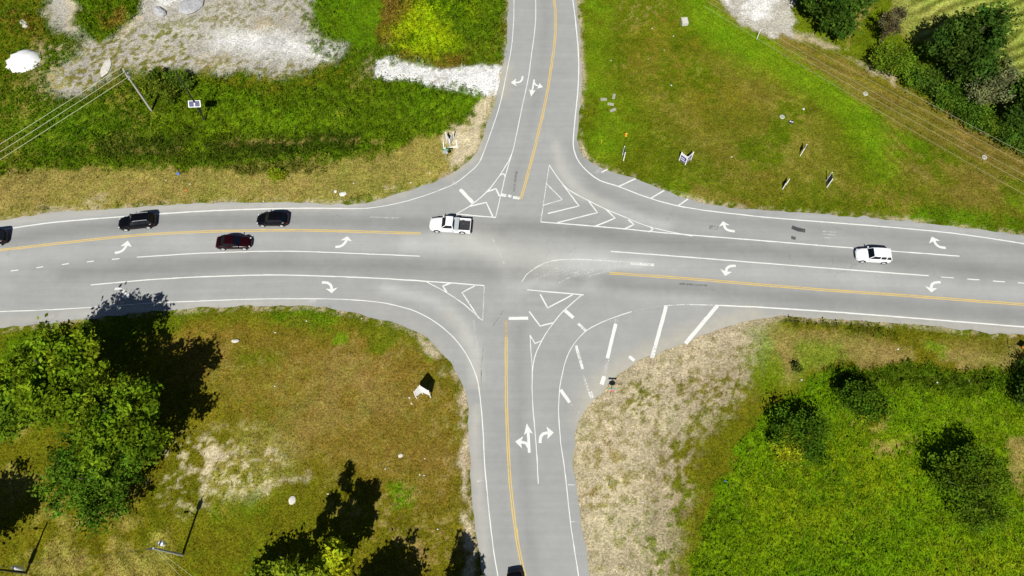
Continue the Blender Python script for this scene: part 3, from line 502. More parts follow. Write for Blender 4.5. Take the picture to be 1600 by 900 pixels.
rest = ~core; rsd[rest] = np.where(sdf(X[rest], Y[rest], outline) < 8, -1, 50)
# mower and tyre stripes lying in the turf
def stripes(region, ang, freq, amp):
    P = GP(region); inside = sstep(1.5, -1.5, sdf(X, Y, P)); a = math.radians(ang); s = np.sin((X * math.sin(a) - Y * math.cos(a) + .8 * n_mid) * freq)
    return 1 + amp * inside * s * (.9 + .4 * n_sm)
tint = stripes([(1400, -60), (1800, -60), (1800, 180), (1600, 120), (1440, 60)], 24, 3.6, .5) * stripes([(60, 790), (240, 760), (290, 960), (0, 960)], -58, 2.8, .2) * stripes([(1230, 60), (1640, 250), (1640, 290), (1230, 80)], -31, 3.3, .24) * stripes([(1380, 170), (1440, 240), (1430, 290), (1370, 250)], -58, 5, .18)
tint = tint * (1 + .16 * n_big + .20 * n_mid + .20 * n_sm + .12 * n_fine)
hue = fbm(X, Y, .11, 91); hue2 = fbm(X, Y, .9, 95, 3)
rgb = cov[:, :3] * tint[:, None]; soft_g = (1 - cov[:, 5])[:, None]
rgb *= 1 + soft_g * (np.stack([.20 * hue + .14 * hue2, .02 * hue, .30 * hue + .2 * hue2], 1)); rgb[:, 2] -= (soft_g[:, 0] * .5 * np.minimum(rgb[:, 2], .02)); rgb = np.clip(rgb, .003, .85)
hgt = .05 * n_mid + .05 * n_sm * (1 - .5 * cov[:, 5]) + cov[:, 4] * (.12 + .30 * np.maximum(n_sm, -.4)) * .8 + np.maximum(cov[:, 4] - .2, 0) * .42 * np.maximum(n_mot, -.6)
off = sstep(0, 1.4, rsd); Z = np.where(rsd < .15, -.10 + 0 * X, -.03 + off * (hgt + .02))
Z = np.where(rsd < .15, np.where(rsd > -.3, -.02, -.15), Z)
Z += np.where(rsd > 40, .4 * n_big * sstep(100, 160, np.hypot(X, Y - 40)), 0)
nxg, nyg = len(xs), len(ys); ii, jj = np.meshgrid(np.arange(nyg - 1), np.arange(nxg - 1), indexing='ij'); q = (ii * nxg + jj).ravel()
GROUND = np_mesh('ground', np.c_[X, Y, Z], np.stack([q, q + 1, q + 1 + nxg, q + nxg], 1), M['ground'], None, np.c_[rgb, cov[:, 5]], smooth=True)
tag(GROUND, 'rough grass, bare soil and gravel around the crossroads', kind='structure')
def lookup(x, y):
    j = np.clip(np.searchsorted(xs, x) - 1, 0, nxg - 1); i = np.clip(np.searchsorted(ys, y) - 1, 0, nyg - 1); return i * nxg + j
def gz(x, y): return float(Z[lookup(np.array([x]), np.array([y]))[0]])

# ------------------------------------------------------------------ grass, weeds (stuff)
def view_points(n):
    y = RNG.uniform(3, 99, n); hw = 58 + (84 - 58) * (y - 5.5) / 88 + 4; x = RNG.uniform(-90, 90, n); k = np.abs(x) < hw; return x[k], y[k]
def blades(x, y, z, h, w, col, nb, lean=(.4, 1.3), straw=None):
    n = len(x); Vs = []; Cs = []; tuft = RNG.uniform(.5, 1.55, (n, 1))
    for b in range(nb):
        a = RNG.uniform(0, 2 * np.pi, n); l = RNG.uniform(*lean, n); hh = h * RNG.uniform(.6, 1.2, n); ox, oy = RNG.normal(0, .10, n), RNG.normal(0, .10, n)
        ca, sa = np.cos(a), np.sin(a); ww = w * RNG.uniform(.6, 1.3, n) / 2
        bx, by = x + ox, y + oy; tx, ty = bx + ca * hh * l, by + sa * hh * l
        Vs.append(np.stack([np.stack([bx - sa * ww, by + ca * ww, z - .02], 1), np.stack([bx + sa * ww, by - ca * ww, z - .02], 1), np.stack([tx, ty, z + hh], 1)], 1))
        c = col * RNG.uniform(.75, 1.25, (n, 1)) * tuft; dry_ = RNG.random((n, 1)) < straw[:, None]; c = np.where(dry_, c * .35 + np.array([.20, .165, .045]) * .8, c); Cs.append(np.repeat(c[:, None, :], 3, 1))
    return np.concatenate(Vs).reshape(-1, 3), np.concatenate(Cs).reshape(-1, 3)
x, y = view_points(330000); i = lookup(x, y); k = (RNG.random(len(x)) < cov[i, 3] * .9) & (rsd[i] > .12); x, y, i = x[k], y[k], i[k]
h = np.clip(cov[i, 4], .06, .3) * RNG.uniform(.7, 1.4, len(x)); V, Cc = blades(x, y, Z[i], h, .07 + .10 * h, rgb[i] * (1.12 - .25 * cov[i, 5])[:, None] * np.array([1, 1.03, .95]), 3, straw=.10 * (1 - cov[i, 5]))
o = np_mesh('grass', V, np.arange(len(V)).reshape(-1, 3), M['grass'], None, Cc); tag(o, 'short rough grass over the verges and fields', kind='stuff')
def leaves_mesh(p, size, col, up=.4):
    n = len(p); nrm = RNG.normal(0, 1, (n, 3)); nrm[:, 2] = np.abs(nrm[:, 2]) + up; nrm /= np.linalg.norm(nrm, axis=1)[:, None]
    r = RNG.normal(0, 1, (n, 3)); u = np.cross(nrm, r); u /= np.linalg.norm(u, axis=1)[:, None] + 1e-9; v = np.cross(nrm, u)
    s = (size * RNG.uniform(.6, 1.4, n))[:, None]; V = np.stack([p - u * s, p - v * s * .55, p + u * s, p + v * s * .55], 1).reshape(-1, 3)
    return V, np.arange(4 * n).reshape(-1, 4), np.repeat(col, 4, 0)
x, y = view_points(420000); i = lookup(x, y); wd = sstep(.18, .42, cov[i, 4]) * (.5 + .5 * sstep(-.3, .3, n_mid[i])); k = (RNG.random(len(x)) < wd) & (rsd[i] > .5); x, y, i = x[k], y[k], i[k]
hh = cov[i, 4] * RNG.uniform(.1, 1.5, len(x)) * (1 + 1.5 * np.maximum(n_mot[i] * .4, -.55)); c = rgb[i] * RNG.uniform(.7, 1.5, (len(x), 1)) * (1.1 + .55 * n_sm[i] + .3 * n_spk[i])[:, None]
V, F, cc = leaves_mesh(np.c_[x, y, Z[i] + hh], np.full(len(x), .11) + .10 * (RNG.random(len(x)) ** 3), c)
o = np_mesh('weeds', V, F, M['leaf'], None, cc); tag(o, 'tall leafy weeds crowding the fields', kind='stuff')
# loose stones on gravel and bare soil
x, y = view_points(160000); i = lookup(x, y); k = (RNG.random(len(x)) < sstep(.45, 1, cov[i, 5]) * .55) & (rsd[i] > .05); x, y, i = x[k], y[k], i[k]; n = len(x)
s = .03 + .09 * RNG.random(n) ** 4; base = np.array([(1, 0, 0), (-.5, .87, 0), (-.5, -.87, 0), (0, 0, .9)]); ang = RNG.uniform(0, 6.28, n); ca, sa = np.cos(ang), np.sin(ang)
V = np.stack([np.stack([x + s * (ca * b[0] - sa * b[1]), y + s * (sa * b[0] + ca * b[1]), Z[i] - .01 + s * b[2] + (0 if b[2] else 0)], 1) for b in base], 1).reshape(-1, 3)
F = (np.arange(n)[:, None, None] * 4 + np.array([(0, 1, 3), (1, 2, 3), (2, 0, 3)])[None]).reshape(-1, 3); cc = np.repeat(np.clip(rgb[i] * RNG.uniform(.45, 1.35, (n, 1)), .05, .8), 4, 0)
o = np_mesh('gravel', V, F, M['grass'], None, cc); tag(o, 'loose pale stones on the bare ground', kind='stuff')

# ------------------------------------------------------------------ trees and bushes
def foliage(name, blobs, nleaf, size, col, parent, clump=.9, var=.35, seed=0, hang=.75):
    r = np.random.default_rng(seed); P = []; CC = []
    tot = sum(b[3] * b[4] for b in blobs)
    for (cx, cy, cz, rx, rz) in blobs:
        n = int(nleaf * rx * rz / tot); ncl = max(6, int(n / 70))
        d = r.normal(0, 1, (ncl, 3)); d[:, 2] = np.where(d[:, 2] < -.2, -d[:, 2] * .4, d[:, 2]); d /= np.linalg.norm(d, axis=1)[:, None]
        rad = (r.random(ncl) ** .45) * (1 + .22 * r.normal(0, 1, ncl)); cc = d * rad[:, None] * np.array([rx, rx, rz]) + np.array([cx, cy, cz])
        cr = clump * r.uniform(.55, 1.35, ncl); cb = 1 + var * r.normal(0, 1, ncl).clip(-1.6, 1.8); w = r.integers(0, ncl, n)
        p = cc[w] + r.normal(0, 1, (n, 3)) * cr[w][:, None] * np.array([.55, .55, .42]); P.append(p)
        c = np.array(col) * cb[w][:, None] * r.uniform(.75, 1.3, (n, 1)); c *= 1.55 * (1 + np.stack([.10 * r.normal(0, 1, ncl)[w], 0 * w, 0 * w], 1)); CC.append(c)
    p = np.concatenate(P); c = np.concatenate(CC).clip(.004, .6); p[:, 2] = np.maximum(p[:, 2], .1)
    V, F, cc = leaves_mesh(p, np.full(len(p), size), c, .5)
    return np_mesh(name, V, F, M['leaf'], parent, cc)
def tree(px, H, blobs, nleaf, col, label, name='broadleaf_tree', cat='tree', size=.25, trunk=.28, seed=1, group=None, clump=.9, var=.35, part='crown', stem='trunk', bare=0):
    b = G(*px); z0 = gz(b.x, b.y); root = empty(name, (b.x, b.y, z0), 0, label, cat, group); r = random.Random(seed); m = MB()
    top = max(q[2] for q in blobs); m.tube([(0, 0, -.2), (r.uniform(-.1, .1), r.uniform(-.1, .1), H * .25), (r.uniform(-.3, .3), r.uniform(-.3, .3), H * .6), (r.uniform(-.4, .4), r.uniform(-.4, .4), H * .88)], [trunk * 1.25, trunk, trunk * .6, trunk * .2], 8)
    for (cx, cy, cz, rx, rz) in blobs:
        for k in range(3 + bare):
            a = r.uniform(0, 6.28); e = Vector((cx + math.cos(a) * rx * .75, cy + math.sin(a) * rx * .75, cz + r.uniform(-.2, .7) * rz)); s = Vector((0, 0, H * r.uniform(.18, .5))); mid = s.lerp(e, .5) + Vector((0, 0, -.05 * H))
            m.tube([s, mid, e], [trunk * .42, trunk * .26, trunk * .08], 5)
    m.build(stem, M['bark'], root, smooth=True)
    foliage(part, blobs, nleaf, size, col, root, clump, var, seed); return root
GRN = (.058, .098, .008); DKG = (.036, .064, .008); YGR = (.12, .165, .008); LIM = (.20, .235, .008); OLV = (.075, .095, .014); GRY = (.115, .125, .052)
# left group by the west road
tree((148, 612), 14.5, [(0, 0, 9, 5.0, 4.6), (-2.6, 1.2, 8, 3.2, 3), (2.0, 1.4, 10.4, 2.5, 2.8), (.5, -3, 8.5, 3.2, 3), (-3.5, -2.5, 7, 2.8, 2.6)], 15000, (.098, .150, .006), 'largest broadleaf tree whose shadow falls across the road edge at left', seed=3, trunk=.4)
tree((232, 685), 13, [(0, 0, 7.5, 4.2, 4.2), (2.4, 1.6, 9.5, 2.6, 2.8), (-2.4, 1.5, 9, 3.0, 3), (2.4, -1.5, 7, 2.5, 2.5), (-1, -3, 7, 2.6, 2.4)], 13000, (.090, .142, .006), 'broadleaf tree nearest the road between two leafy neighbours, casting the longest shadow', seed=5, trunk=.34)
tree((184, 764), 9, [(0, 0, 4.6, 4.4, 3.3), (-3.2, .8, 4.0, 3.2, 2.8), (2.8, 2.4, 5.2, 2.6, 2.4), (-1.5, 3.6, 5.6, 3.0, 2.6), (.8, -2.2, 3.6, 2.6, 2.2)], 14000, (.056, .106, .007), 'dense dark green broadleaf tree at the lower end of the left group', seed=8, trunk=.3, size=.19)
tree((68, 660), 11, [(0, 0, 6.5, 3.4, 3.3), (-2.2, -1.4, 5.6, 2.6, 2.4), (1.8, 1, 7.5, 2.2, 2.2)], 7000, (.08, .132, .008), 'broadleaf tree cut by the left edge of the picture', seed=11, trunk=.26)
tree((-22, 862), 11, [(0, 0, 6.4, 2.5, 3.6), (1.3, 1, 5, 2.0, 2.6), (-1.5, -.5, 5, 2.2, 2.6)], 7000, GRN, 'broadleaf tree beyond the left edge, shading the grass beside the dark pole', seed=13)
# bottom group
tree((507, 912), 15, [(0, 0, 6, 1.7, 3.2), (-2.2, .3, 6.5, .9, 3.4), (1.5, -.3, 4.6, 1.3, 2.2), (-.5, .6, 11.6, .65, 3.2), (1.1, .4, 10.6, .6, 3.0), (-1.5, .4, 10, .6, 2.8), (.2, .2, 8.5, .8, 3)], 4400, (.12, .165, .009), 'tall yellow-green tree at the bottom edge with a spiky shadow', seed=17, trunk=.2, clump=.45)
tree((545, 884), 10.6, [(0, 0, 6.3, 1.7, 2.0), (.5, .4, 8.6, 1.2, 1.8), (-.9, -.6, 5, 1.4, 1.5)], 4200, LIM, 'slender lime green tree right of the tall one at the bottom edge', seed=19, trunk=.12, clump=.45)
tree((434, 925), 6, [(0, 0, 3.4, 2.4, 2.2), (1.4, .9, 3, 1.7, 1.7), (-1.6, .3, 2.6, 1.6, 1.6)], 5200, (.115, .165, .009), 'low yellow-green tree at the bottom edge, leftmost of the three', seed=23, trunk=.14)
tree((598, 975), 9.5, [(0, 0, 6, 2.6, 2.8), (1.6, 0, 5, 1.9, 2.2), (-1.6, .2, 5, 1.9, 2.2)], 5500, GRN, 'round tree below the bottom edge, only its shadow in the picture', seed=29)
tree((703, 985), 12, [(0, 0, 9, .9, 3.0), (.9, .3, 6.2, 1.5, 2.2), (-.9, -.3, 5, 1.4, 2)], 4200, GRN, 'narrow tree below the bottom edge, its shadow pointing up beside the road', seed=31, clump=.6)
# meadow, south-east
tree((1241, 690), 5, [(0, 0, 2.6, 2.0, 2.0), (-1.9, .8, 2.8, 1.5, 1.9), (1.5, .7, 2.2, 1.8, 1.5), (1.3, -1.5, 1.7, 1.4, 1.2)], 7500, (.044, .088, .005), 'leftmost tree of the meadow, standing at its mown edge', seed=37, trunk=.14, size=.16)
tree((1336, 634), 4.4, [(0, 0, 2.4, 1.8, 1.8), (1.4, -.8, 1.7, 1.5, 1.3), (-1.2, .7, 2.3, 1.2, 1.5)], 5500, (.044, .088, .005), 'small leafy tree at the top of the meadow', seed=41, trunk=.12, size=.16)
tree((1498, 772), 6.0, [(0, 0, 2.6, 3.2, 2.4), (-2, 1.6, 3, 2.2, 2.4), (2.2, 1.2, 2.4, 2.2, 1.9), (.6, -2, 2, 2.4, 1.5), (0, 2.6, 3.6, 1.9, 2.2)], 10500, (.054, .092, .005), 'broad sparse tree in the middle of the meadow', seed=43, trunk=.16, size=.15, bare=5)
tree((1597, 625), 3.6, [(0, 0, 2.0, 1.5, 1.6), (.6, 1, 2, 1.1, 1.3)], 3000, DKG, 'dark tree cut by the right edge above the meadow', seed=47, trunk=.1, size=.16)
tree((1599, 578), 2.4, [(0, 0, 1.2, .8, .9)], 900, DKG, 'small dark bush at the right edge beside the orange sign', seed=48, name='bush', cat='bush', trunk=.06, size=.14, part='foliage', stem='stems')
tree((1240, 580), 1.6, [(0, 0, .9, .55, .7)], 500, OLV, 'lone knee-high sapling on the pale grass left of the meadow', seed=53, name='sapling', cat='sapling', trunk=.04, size=.11, clump=.35)
tree((1222, 700), 4.4, [(0, 0, 3.0, 1.4, 1.2), (.7, -.4, 2.4, 1.2, 1.1), (-.4, -.6, 1.8, 1.3, 1.1)], 4600, (.175, .205, .008), 'added yellow-green foliage standing in for the sunlit front of the leftmost meadow tree', seed=138, name='shrub', cat='shrub', trunk=.06, size=.15, part='foliage', stem='stems', clump=.5)  # no separate plant: pale leaf colour paints the sunlit front of the dark tree
tree((1356, 648), 3.0, [(0, 0, 1.7, 1.1, 1.0), (-.9, -.8, 1.4, .9, .8)], 2800, (.165, .20, .008), 'added yellow-green foliage standing in for the sunlit right side of the small meadow tree', seed=139, name='shrub', cat='shrub', trunk=.06, size=.15, part='foliage', stem='stems', clump=.5)  # added foliage, sunlight on the small tree's right side put into its colour
# tree line, north-east
tree((1288, 42), 8, [(0, 0, 4.4, 4.0, 3.4), (-2.6, 1.5, 4, 2.6, 2.6), (2.8, 2, 4.6, 2.6, 2.6), (1.2, -2.6, 2.6, 2.4, 2.0), (0, 4, 4.6, 3.0, 2.8)], 15000, (.034, .068, .007), 'dark round tree beside the gravel at the top edge', seed=59, trunk=.26)
tree((1372, 72), 6.5, [(0, 0, 4.0, 1.4, 2.2), (1.6, 2.2, 4.4, .9, 1.8)], 2400, (.085, .07, .035), 'brownish half-bare tree behind the bright shrub', seed=61, trunk=.12, size=.14, bare=6, clump=.6)
tree((1383, 112), 4.2, [(0, 0, 2.2, 2.4, 1.8), (1.6, .8, 2.1, 1.9, 1.5), (-1.3, 1, 2.2, 1.5, 1.4)], 6500, (.095, .145, .009), 'bright green shrub at the left end of the hedge row', seed=67, name='shrub', cat='shrub', trunk=.08, size=.17, part='foliage', stem='stems')
tree((1476, 122), 12, [(0, 0, 6.6, 4.2, 4.6), (2.2, 2, 8.4, 2.8, 2.8), (-2.2, .8, 6, 2.8, 2.8), (1, -2.6, 5, 2.8, 2.6)], 18000, (.031, .064, .008), 'tallest dark tree of the hedge row, beside the striped field', seed=71, trunk=.34)
tree((1520, 172), 8, [(0, 0, 4.6, 2.5, 3.0), (1.4, 1.4, 5.4, 1.7, 2.2), (-1.4, -.6, 4, 1.7, 1.9)], 6500, GRY, 'grey-green leaved tree right of the tallest dark tree', seed=73, trunk=.2, size=.15)
tree((1572, 190), 9, [(0, 0, 5, 3.0, 3.4), (2.4, .8, 5, 2.4, 3), (-.8, -2, 4, 2.0, 2.2)], 10000, (.036, .068, .008), 'dark tree at the right edge by the grey-green tree', seed=79, trunk=.24)
hl = [((1420, 127), 1.9, (.07, .125, .009), 'green shrub second from the left along the hedge foot'), ((1451, 145), 2.1, (.045, .085, .009), 'dark shrub at the foot of the tallest hedge tree'), ((1483, 168), 2.2, (.055, .11, .009), 'mid green shrub below the grey-green tree, left side'), ((1515, 192), 2.2, (.05, .10, .009), 'shrub directly in front of the grey-green tree'), ((1545, 210), 1.9, (.075, .125, .009), 'yellowish green shrub near the right end of the hedge foot'), ((1578, 228), 2.2, (.045, .09, .009), 'dark shrub at the right end of the hedge foot')]
for k, (p, r, c, l) in enumerate(hl): tree(p, 2.6 + .3 * (k % 3), [(0, 0, 1.5, r, 1.5), (r * .7, -.5, 1.2, r * .7, 1.1), (-r * .6, .9, 1.7, r * .7, 1.3)], 4200, c, l, name='shrub', cat='shrub', seed=90 + k, trunk=.07, size=.16, group='shrubs along the foot of the hedge', part='foliage', stem='stems')
for k, (p, r, c, l) in enumerate([((262, 150), 1.9, (.085, .115, .009), 'leafy bush between the pale pole and the solar panel'), ((250, 128), 1.5, (.075, .11, .009), 'leafy bush behind the pale pole at the gravel edge'), ((285, 135), 1.6, (.06, .10, .009), 'leafy bush behind the solar panel'), ((225, 150), 1.3, (.10, .14, .009), 'yellowish bush left of the pale pole'), ((432, 274), .8, (.19, .23, .01), 'small lime green bush alone above the west road'), ((536, 176), .6, (.14, .20, .01), 'tiny bright green bush among the tall weeds')]):
    tree(p, r * 1.5, [(0, 0, r * .75, r, r * .75), (r * .6, -.3, r * .55, r * .6, r * .5)], int(1500 * r), c, l, name='bush', cat='bush', seed=120 + k, trunk=.05, size=.15, part='foliage', stem='stems', clump=.5)

# ------------------------------------------------------------------ vehicles (x forward, y left)
def wheel(parent, x, y, r, w, rim=True):
    s = 1 if y > 0 else -1
    o = MB().lathe([(r * .62, -w / 2), (r * .93, -w / 2), (r, -w / 2 + .04), (r, w / 2 - .04), (r * .93, w / 2), (r * .62, w / 2)], n=20, axis='Y').build('wheel', M['rubber'], parent, True, (x, y, r))
    MB().lathe([(.04, .01), (r * .3, .03), (r * .66, 0), (r * .70, -.03)] if s > 0 else [(r * .70, .03), (r * .66, 0), (r * .3, -.03), (.04, -.01)], (0, s * (w / 2 + .004), 0), 14, 'Y').build('rim', M['rim'], o, True)
    return o
def ring(x, hw, zb, zt, hwt, crown):
    h = [(hw * .90, zb), (hw * .985, zb + .12), (hw, zb + (zt - zb) * .5), (hw * .985, zb + (zt - zb) * .78), (hwt, zt - .03), (hwt * .86, zt + crown * .5), (hwt * .45, zt + crown)]
    return [(x, y, z) for y, z in h] + [(x, -y, z) for y, z in reversed(h)]
def quadp(m, a, b, c, d): m.poly([a, b, c, d])
def vehicle(kind, paint, L, W, H, label, cat, rails=False, name='car'):
    root = empty(name, (0, 0, 0), 0, label, cat, 'vehicles on the crossroads'); hw = W / 2; f = L / 2; P = M[paint]; zb = .24
    belt = {'suv': 1.02, 'sedan': .90, 'hatch': .98, 'pickup': 1.12}[kind]; hood = belt - {'suv': .02, 'sedan': .08, 'hatch': .04, 'pickup': .02}[kind]
    deck = {'suv': belt, 'sedan': belt + .04, 'hatch': belt + .02, 'pickup': 1.05}[kind]
    sta = [(-f, .62, zb + .2, deck - .32, .54), (-f + .05, .80, zb + .1, deck - .14, .70), (-f + .18, .92, zb, deck - .04, .82), (-f + .42, .98, zb, deck, .90), (-f + .8, 1, zb, deck, .92), (-.3, 1, zb - .04, belt, .94), (f * .28, 1, zb - .04, belt, .94), (f * .45, .99, zb, hood + .02, .90), (f * .66, .975, zb, hood - .04, .86), (f - .50, .93, zb, hood - .10, .78), (f - .26, .85, zb + .03, hood - .16, .68), (f - .10, .72, zb + .08, hood - .24, .56), (f - .02, .54, zb + .14, hood - .34, .42), (f, .36, zb + .2, hood - .42, .28)]
    if kind == 'pickup':
        sta = sta[5:]; x0 = -.42; sta[0] = (x0, 1, zb, belt, .94); sta.insert(1, (x0 + .3, 1, zb, belt, .94))
    MB().loft([ring(x, hw * a, z0, z1, hw * wt, .05) for x, a, z0, z1, wt in sta]).build('body', P, root, True)
    # greenhouse
    if kind == 'suv': g = dict(fb=f * .40, ft=f * .10, rt=-f * .80, rb=-f * .96)
    elif kind == 'hatch': g = dict(fb=f * .44, ft=f * .10, rt=-f * .62, rb=-f * .93)
    elif kind == 'sedan': g = dict(fb=f * .42, ft=f * .06, rt=-f * .42, rb=-f * .76)
    else: g = dict(fb=f * .42, ft=f * .17, rt=-.36, rb=-.42)
    wb, wt = hw * .90, hw * .70; z0, z1 = belt - .03, H
    gl = M['glass']
    A = [(g['fb'], s * wb * .94, z0) for s in (1, -1)]; B = [(g['ft'], s * wt, z1 - .05) for s in (1, -1)]; Cx = [(g['rt'], s * wt, z1 - .05) for s in (1, -1)]; D = [(g['rb'], s * wb * .9, z0) for s in (1, -1)]
    MB().poly([A[0], A[1], B[1], B[0]]).build('windshield', gl, root); MB().poly([D[1], D[0], Cx[0], Cx[1]]).build('rear_window', gl, root)
    for k, s in enumerate((1, -1)): MB().poly([A[k], B[k], Cx[k], D[k]] if s > 0 else [D[k], Cx[k], B[k], A[k]]).build('side_window', gl, root)
    r = MB(); lerp = lambda a, b, t: tuple(a[i] + (b[i] - a[i]) * t for i in range(3))
    nx = 9; rr = []
    for i in range(nx):
        t = i / (nx - 1); x = g['ft'] + .06 + (g['rt'] - g['ft'] - .12) * t; e = (1 - abs(2 * t - 1) ** 4); zz = z1 - .055 + .055 * e; ww = wt * (1.05 - .05 * abs(2 * t - 1) ** 3)
        rr.append([(x, ww, z1 - .10), (x, ww * .98, zz - .01), (x, ww * .6, zz + .02), (x, 0, zz + .028), (x, -ww * .6, zz + .02), (x, -ww * .98, zz - .01), (x, -ww, z1 - .10)])
    r.loft(rr)
    out = .012
    for k, s in enumerate((1, -1)):
        for a, b in ((A[k], B[k]), (D[k], Cx[k]), *([] if kind == 'pickup' else [(lerp(A[k], D[k], .50), lerp(B[k], Cx[k], .42))]), *([(lerp(A[k], D[k], .76), lerp(B[k], Cx[k], .78))] if kind in ('suv', 'hatch') else [])):
            a = (a[0], a[1] + s * out, a[2]); b = (b[0], b[1] + s * out, b[2]); wid = .05
            r.loft([[(a[0] - wid, a[1], a[2]), (a[0] + wid, a[1], a[2]), (a[0] + wid, a[1] - s * .05, a[2]), (a[0] - wid, a[1] - s * .05, a[2])], [(b[0] - wid, b[1], b[2]), (b[0] + wid, b[1], b[2]), (b[0] + wid, b[1] - s * .05, b[2]), (b[0] - wid, b[1] - s * .05, b[2])]])
    r.build('roof', P, root, True)
    wr = .39 if kind == 'pickup' else .35; xf, xr = f * .62, -f * .60
    for xx in (xf, xr):
        for s in (1, -1):
            wheel(root, xx, s * (hw - .09), wr, .24)
            am = MB(); pts = []
            for q in range(13):
                an = math.pi * (-.02 + 1.04 * q / 12); pts.append((xx + math.cos(an) * (wr + .05), s * (hw + .004), wr + math.sin(an) * (wr + .05)))
            am.tube(pts, .045, 5).build('wheel_arch', M['trim'], root, True)
    for s in (1, -1):
        MB().box((f - .24, s * hw * .66, hood - .24), (.14, .34, .13), Matrix.Rotation(-s * .75, 3, 'Z'), .03).build('headlight', M['head'], root)
        MB().box((-f + .12, s * hw * .74, deck - .22), (.08, .26, .22), Matrix.Rotation(s * .6, 3, 'Z'), .02).build('taillight', M['tail'], root)
        MB().box((g['fb'] - .18, s * (hw + .08), belt + .04), (.14, .22, .15), None, .04).build('mirror', P if paint == 'carwhite' else M['trim'], root)
        MB().box((.1, s * (hw + .003), belt - .22), (.2, .02, .04), None, .006).build('door_handle', P, root)
    MB().box((f - .02, 0, .46), (.08, W * .42, .2), None, .03).build('grille', M['trim'], root)
    if kind != 'pickup': MB().box((-f + .03, 0, .42), (.1, W * .58, .16), None, .03).build('rear_bumper', M['trim'] if paint != 'carwhite' else P, root)
    if rails:
        for s in (1, -1): MB().tube([(g['ft'] - .15, s * wt * .92, z1 + .0), (g['ft'] - .3, s * wt * .92, z1 + .07), (g['rt'] + .25, s * wt * .92, z1 + .07), (g['rt'] + .1, s * wt * .92, z1)], .03, 6).build('roof_rail', M['rim'], root)
    if kind == 'pickup':
        x0, x1 = -f + .05, -.50; zt = 1.1; mm = MB()
        mm.b.free()
        for s in (1, -1): MB().box(((x0 + x1) / 2, s * (hw - .07), (.35 + zt) / 2), (x1 - x0, .12, zt - .35), None, .03).build('bed_side', P, root)
        MB().box((x0 + .02, 0, .78), (.07, W - .28, .58), None, .015).build('tailgate', P, root)
        MB().box(((x0 + x1) / 2, 0, .62), (x1 - x0 - .06, W - .27, .05)).build('bed_floor', M['bedliner'], root)
        MB().box((x1 - .42, 0, 1.10), (.62, W - .02, .34), None, .03).build('toolbox', M['alu'], root)
        MB().box((x0 - .1, 0, .5), (.16, W * .95, .22), None, .03).build('rear_bumper', M['trim'], root)
        MB().box((x1 - 1.3, -.35, .70), (.7, .3, .12), None, .03).build('cargo_bar', M['darkmetal'], root); MB().box((x0 + .45, -.35, .74), (.3, .35, .2), None, .05).build('cargo_box', M['darkmetal'], root)
    return root
def park(o, a, b, front_first=True):      # a, b: ground points under the nose and the tail
    A, Bq = G(*a), G(*b); d = (A - Bq); c = (A + Bq) / 2; o.location = (c.x, c.y, ROAD_Z + .008); o.rotation_euler = (0, 0, math.atan2(d.y, d.x)); return o
suv = park(vehicle('suv', 'black', 5.0, 1.95, 1.78, 'long black SUV with silver roof rails on the west road', 'car', True, 'suv'), (189, 353.5), (246, 347.5))
park(vehicle('hatch', 'black', 4.35, 1.82, 1.6, 'shorter black crossover driving west behind the SUV', 'car', False, 'crossover_car'), (404, 346.5), (452, 346.5))
park(vehicle('sedan', 'red', 4.75, 1.84, 1.46, 'dark red sedan waiting in the left turn lane', 'car', False, 'sedan'), (395, 382), (341, 382.5))
park(vehicle('suv', 'carwhite', 4.7, 1.88, 1.68, 'white SUV driving on the east road', 'car', False, 'suv'), (1334, 401), (1388, 404.5))
park(vehicle('pickup', 'carwhite', 5.75, 2.0, 1.88, 'white pickup truck with silver toolbox at the junction', 'pickup truck', False, 'pickup_truck'), (673.5, 354), (735, 357.5))
c2 = park(copy_tree(suv), (-42, 380), (14.5, 373.5)); c2['label'] = 'dark SUV cut by the left edge of the picture'
c3 = park(vehicle('sedan', 'black', 4.6, 1.8, 1.48, 'dark car entering at the bottom edge of the south road', 'car', False, 'sedan'), (812, 958), (803.5, 897))

# ------------------------------------------------------------------ poles and wires
def up(px): b = G(*px); return Vector((b.x, b.y, gz(b.x, b.y)))
def pole(px, H, r, mat, label, name='utility_pole', top=.7):
    b = up(px); root = empty(name, b, 0, label, 'pole'); MB().tube([(0, 0, -.3), (0, 0, H * .5), (0, 0, H)], [r, r * .85, r * top], 10).build('pole_shaft', M[mat], root, True); return root
def wire(P, label, mat='wire', r=.022, sag=.4, group=None, name='power_line'):
    a, b = Vector(P[0]), Vector(P[1]); pts = [a.lerp(b, t / 14) - Vector((0, 0, sag * 4 * (t / 14) * (1 - t / 14))) for t in range(15)]
    o = MB().tube(pts, r, 5).build(name, M[mat]); return tag(o, label, 'wire', group)
p1 = pole((237, 173), 8.9, .17, 'woodpole', 'pale wooden utility pole with three wires, standing in the weeds')
MB().box((0, -.1, 8.3), (2.6, .1, .12), Matrix.Rotation(-1.02, 3, 'Z')).build('crossarm', M['woodpole'], p1)
ins = []
wd_ = Vector((math.cos(-1.02), math.sin(-1.02), 0))
for s in (-1, 0, 1):
    q = wd_ * s * 1.15 + Vector((0, -.1, 8.36)); ins.append(q + p1.location + Vector((0, 0, .22)))
    MB().lathe([(.05, 0), (.07, .08), (.05, .16), (.03, .22)], q, 8).build('insulator', M['darkmetal'], p1)
MB().tube([(.18, .1, 8.2), (.18, .1, 7.3)], .12, 8).build('cutout', M['backgrey'], p1)
p1b = pole((-360, 561), 9.2, .17, 'woodpole', 'pale wooden utility pole beyond the left edge, far end of three wires')
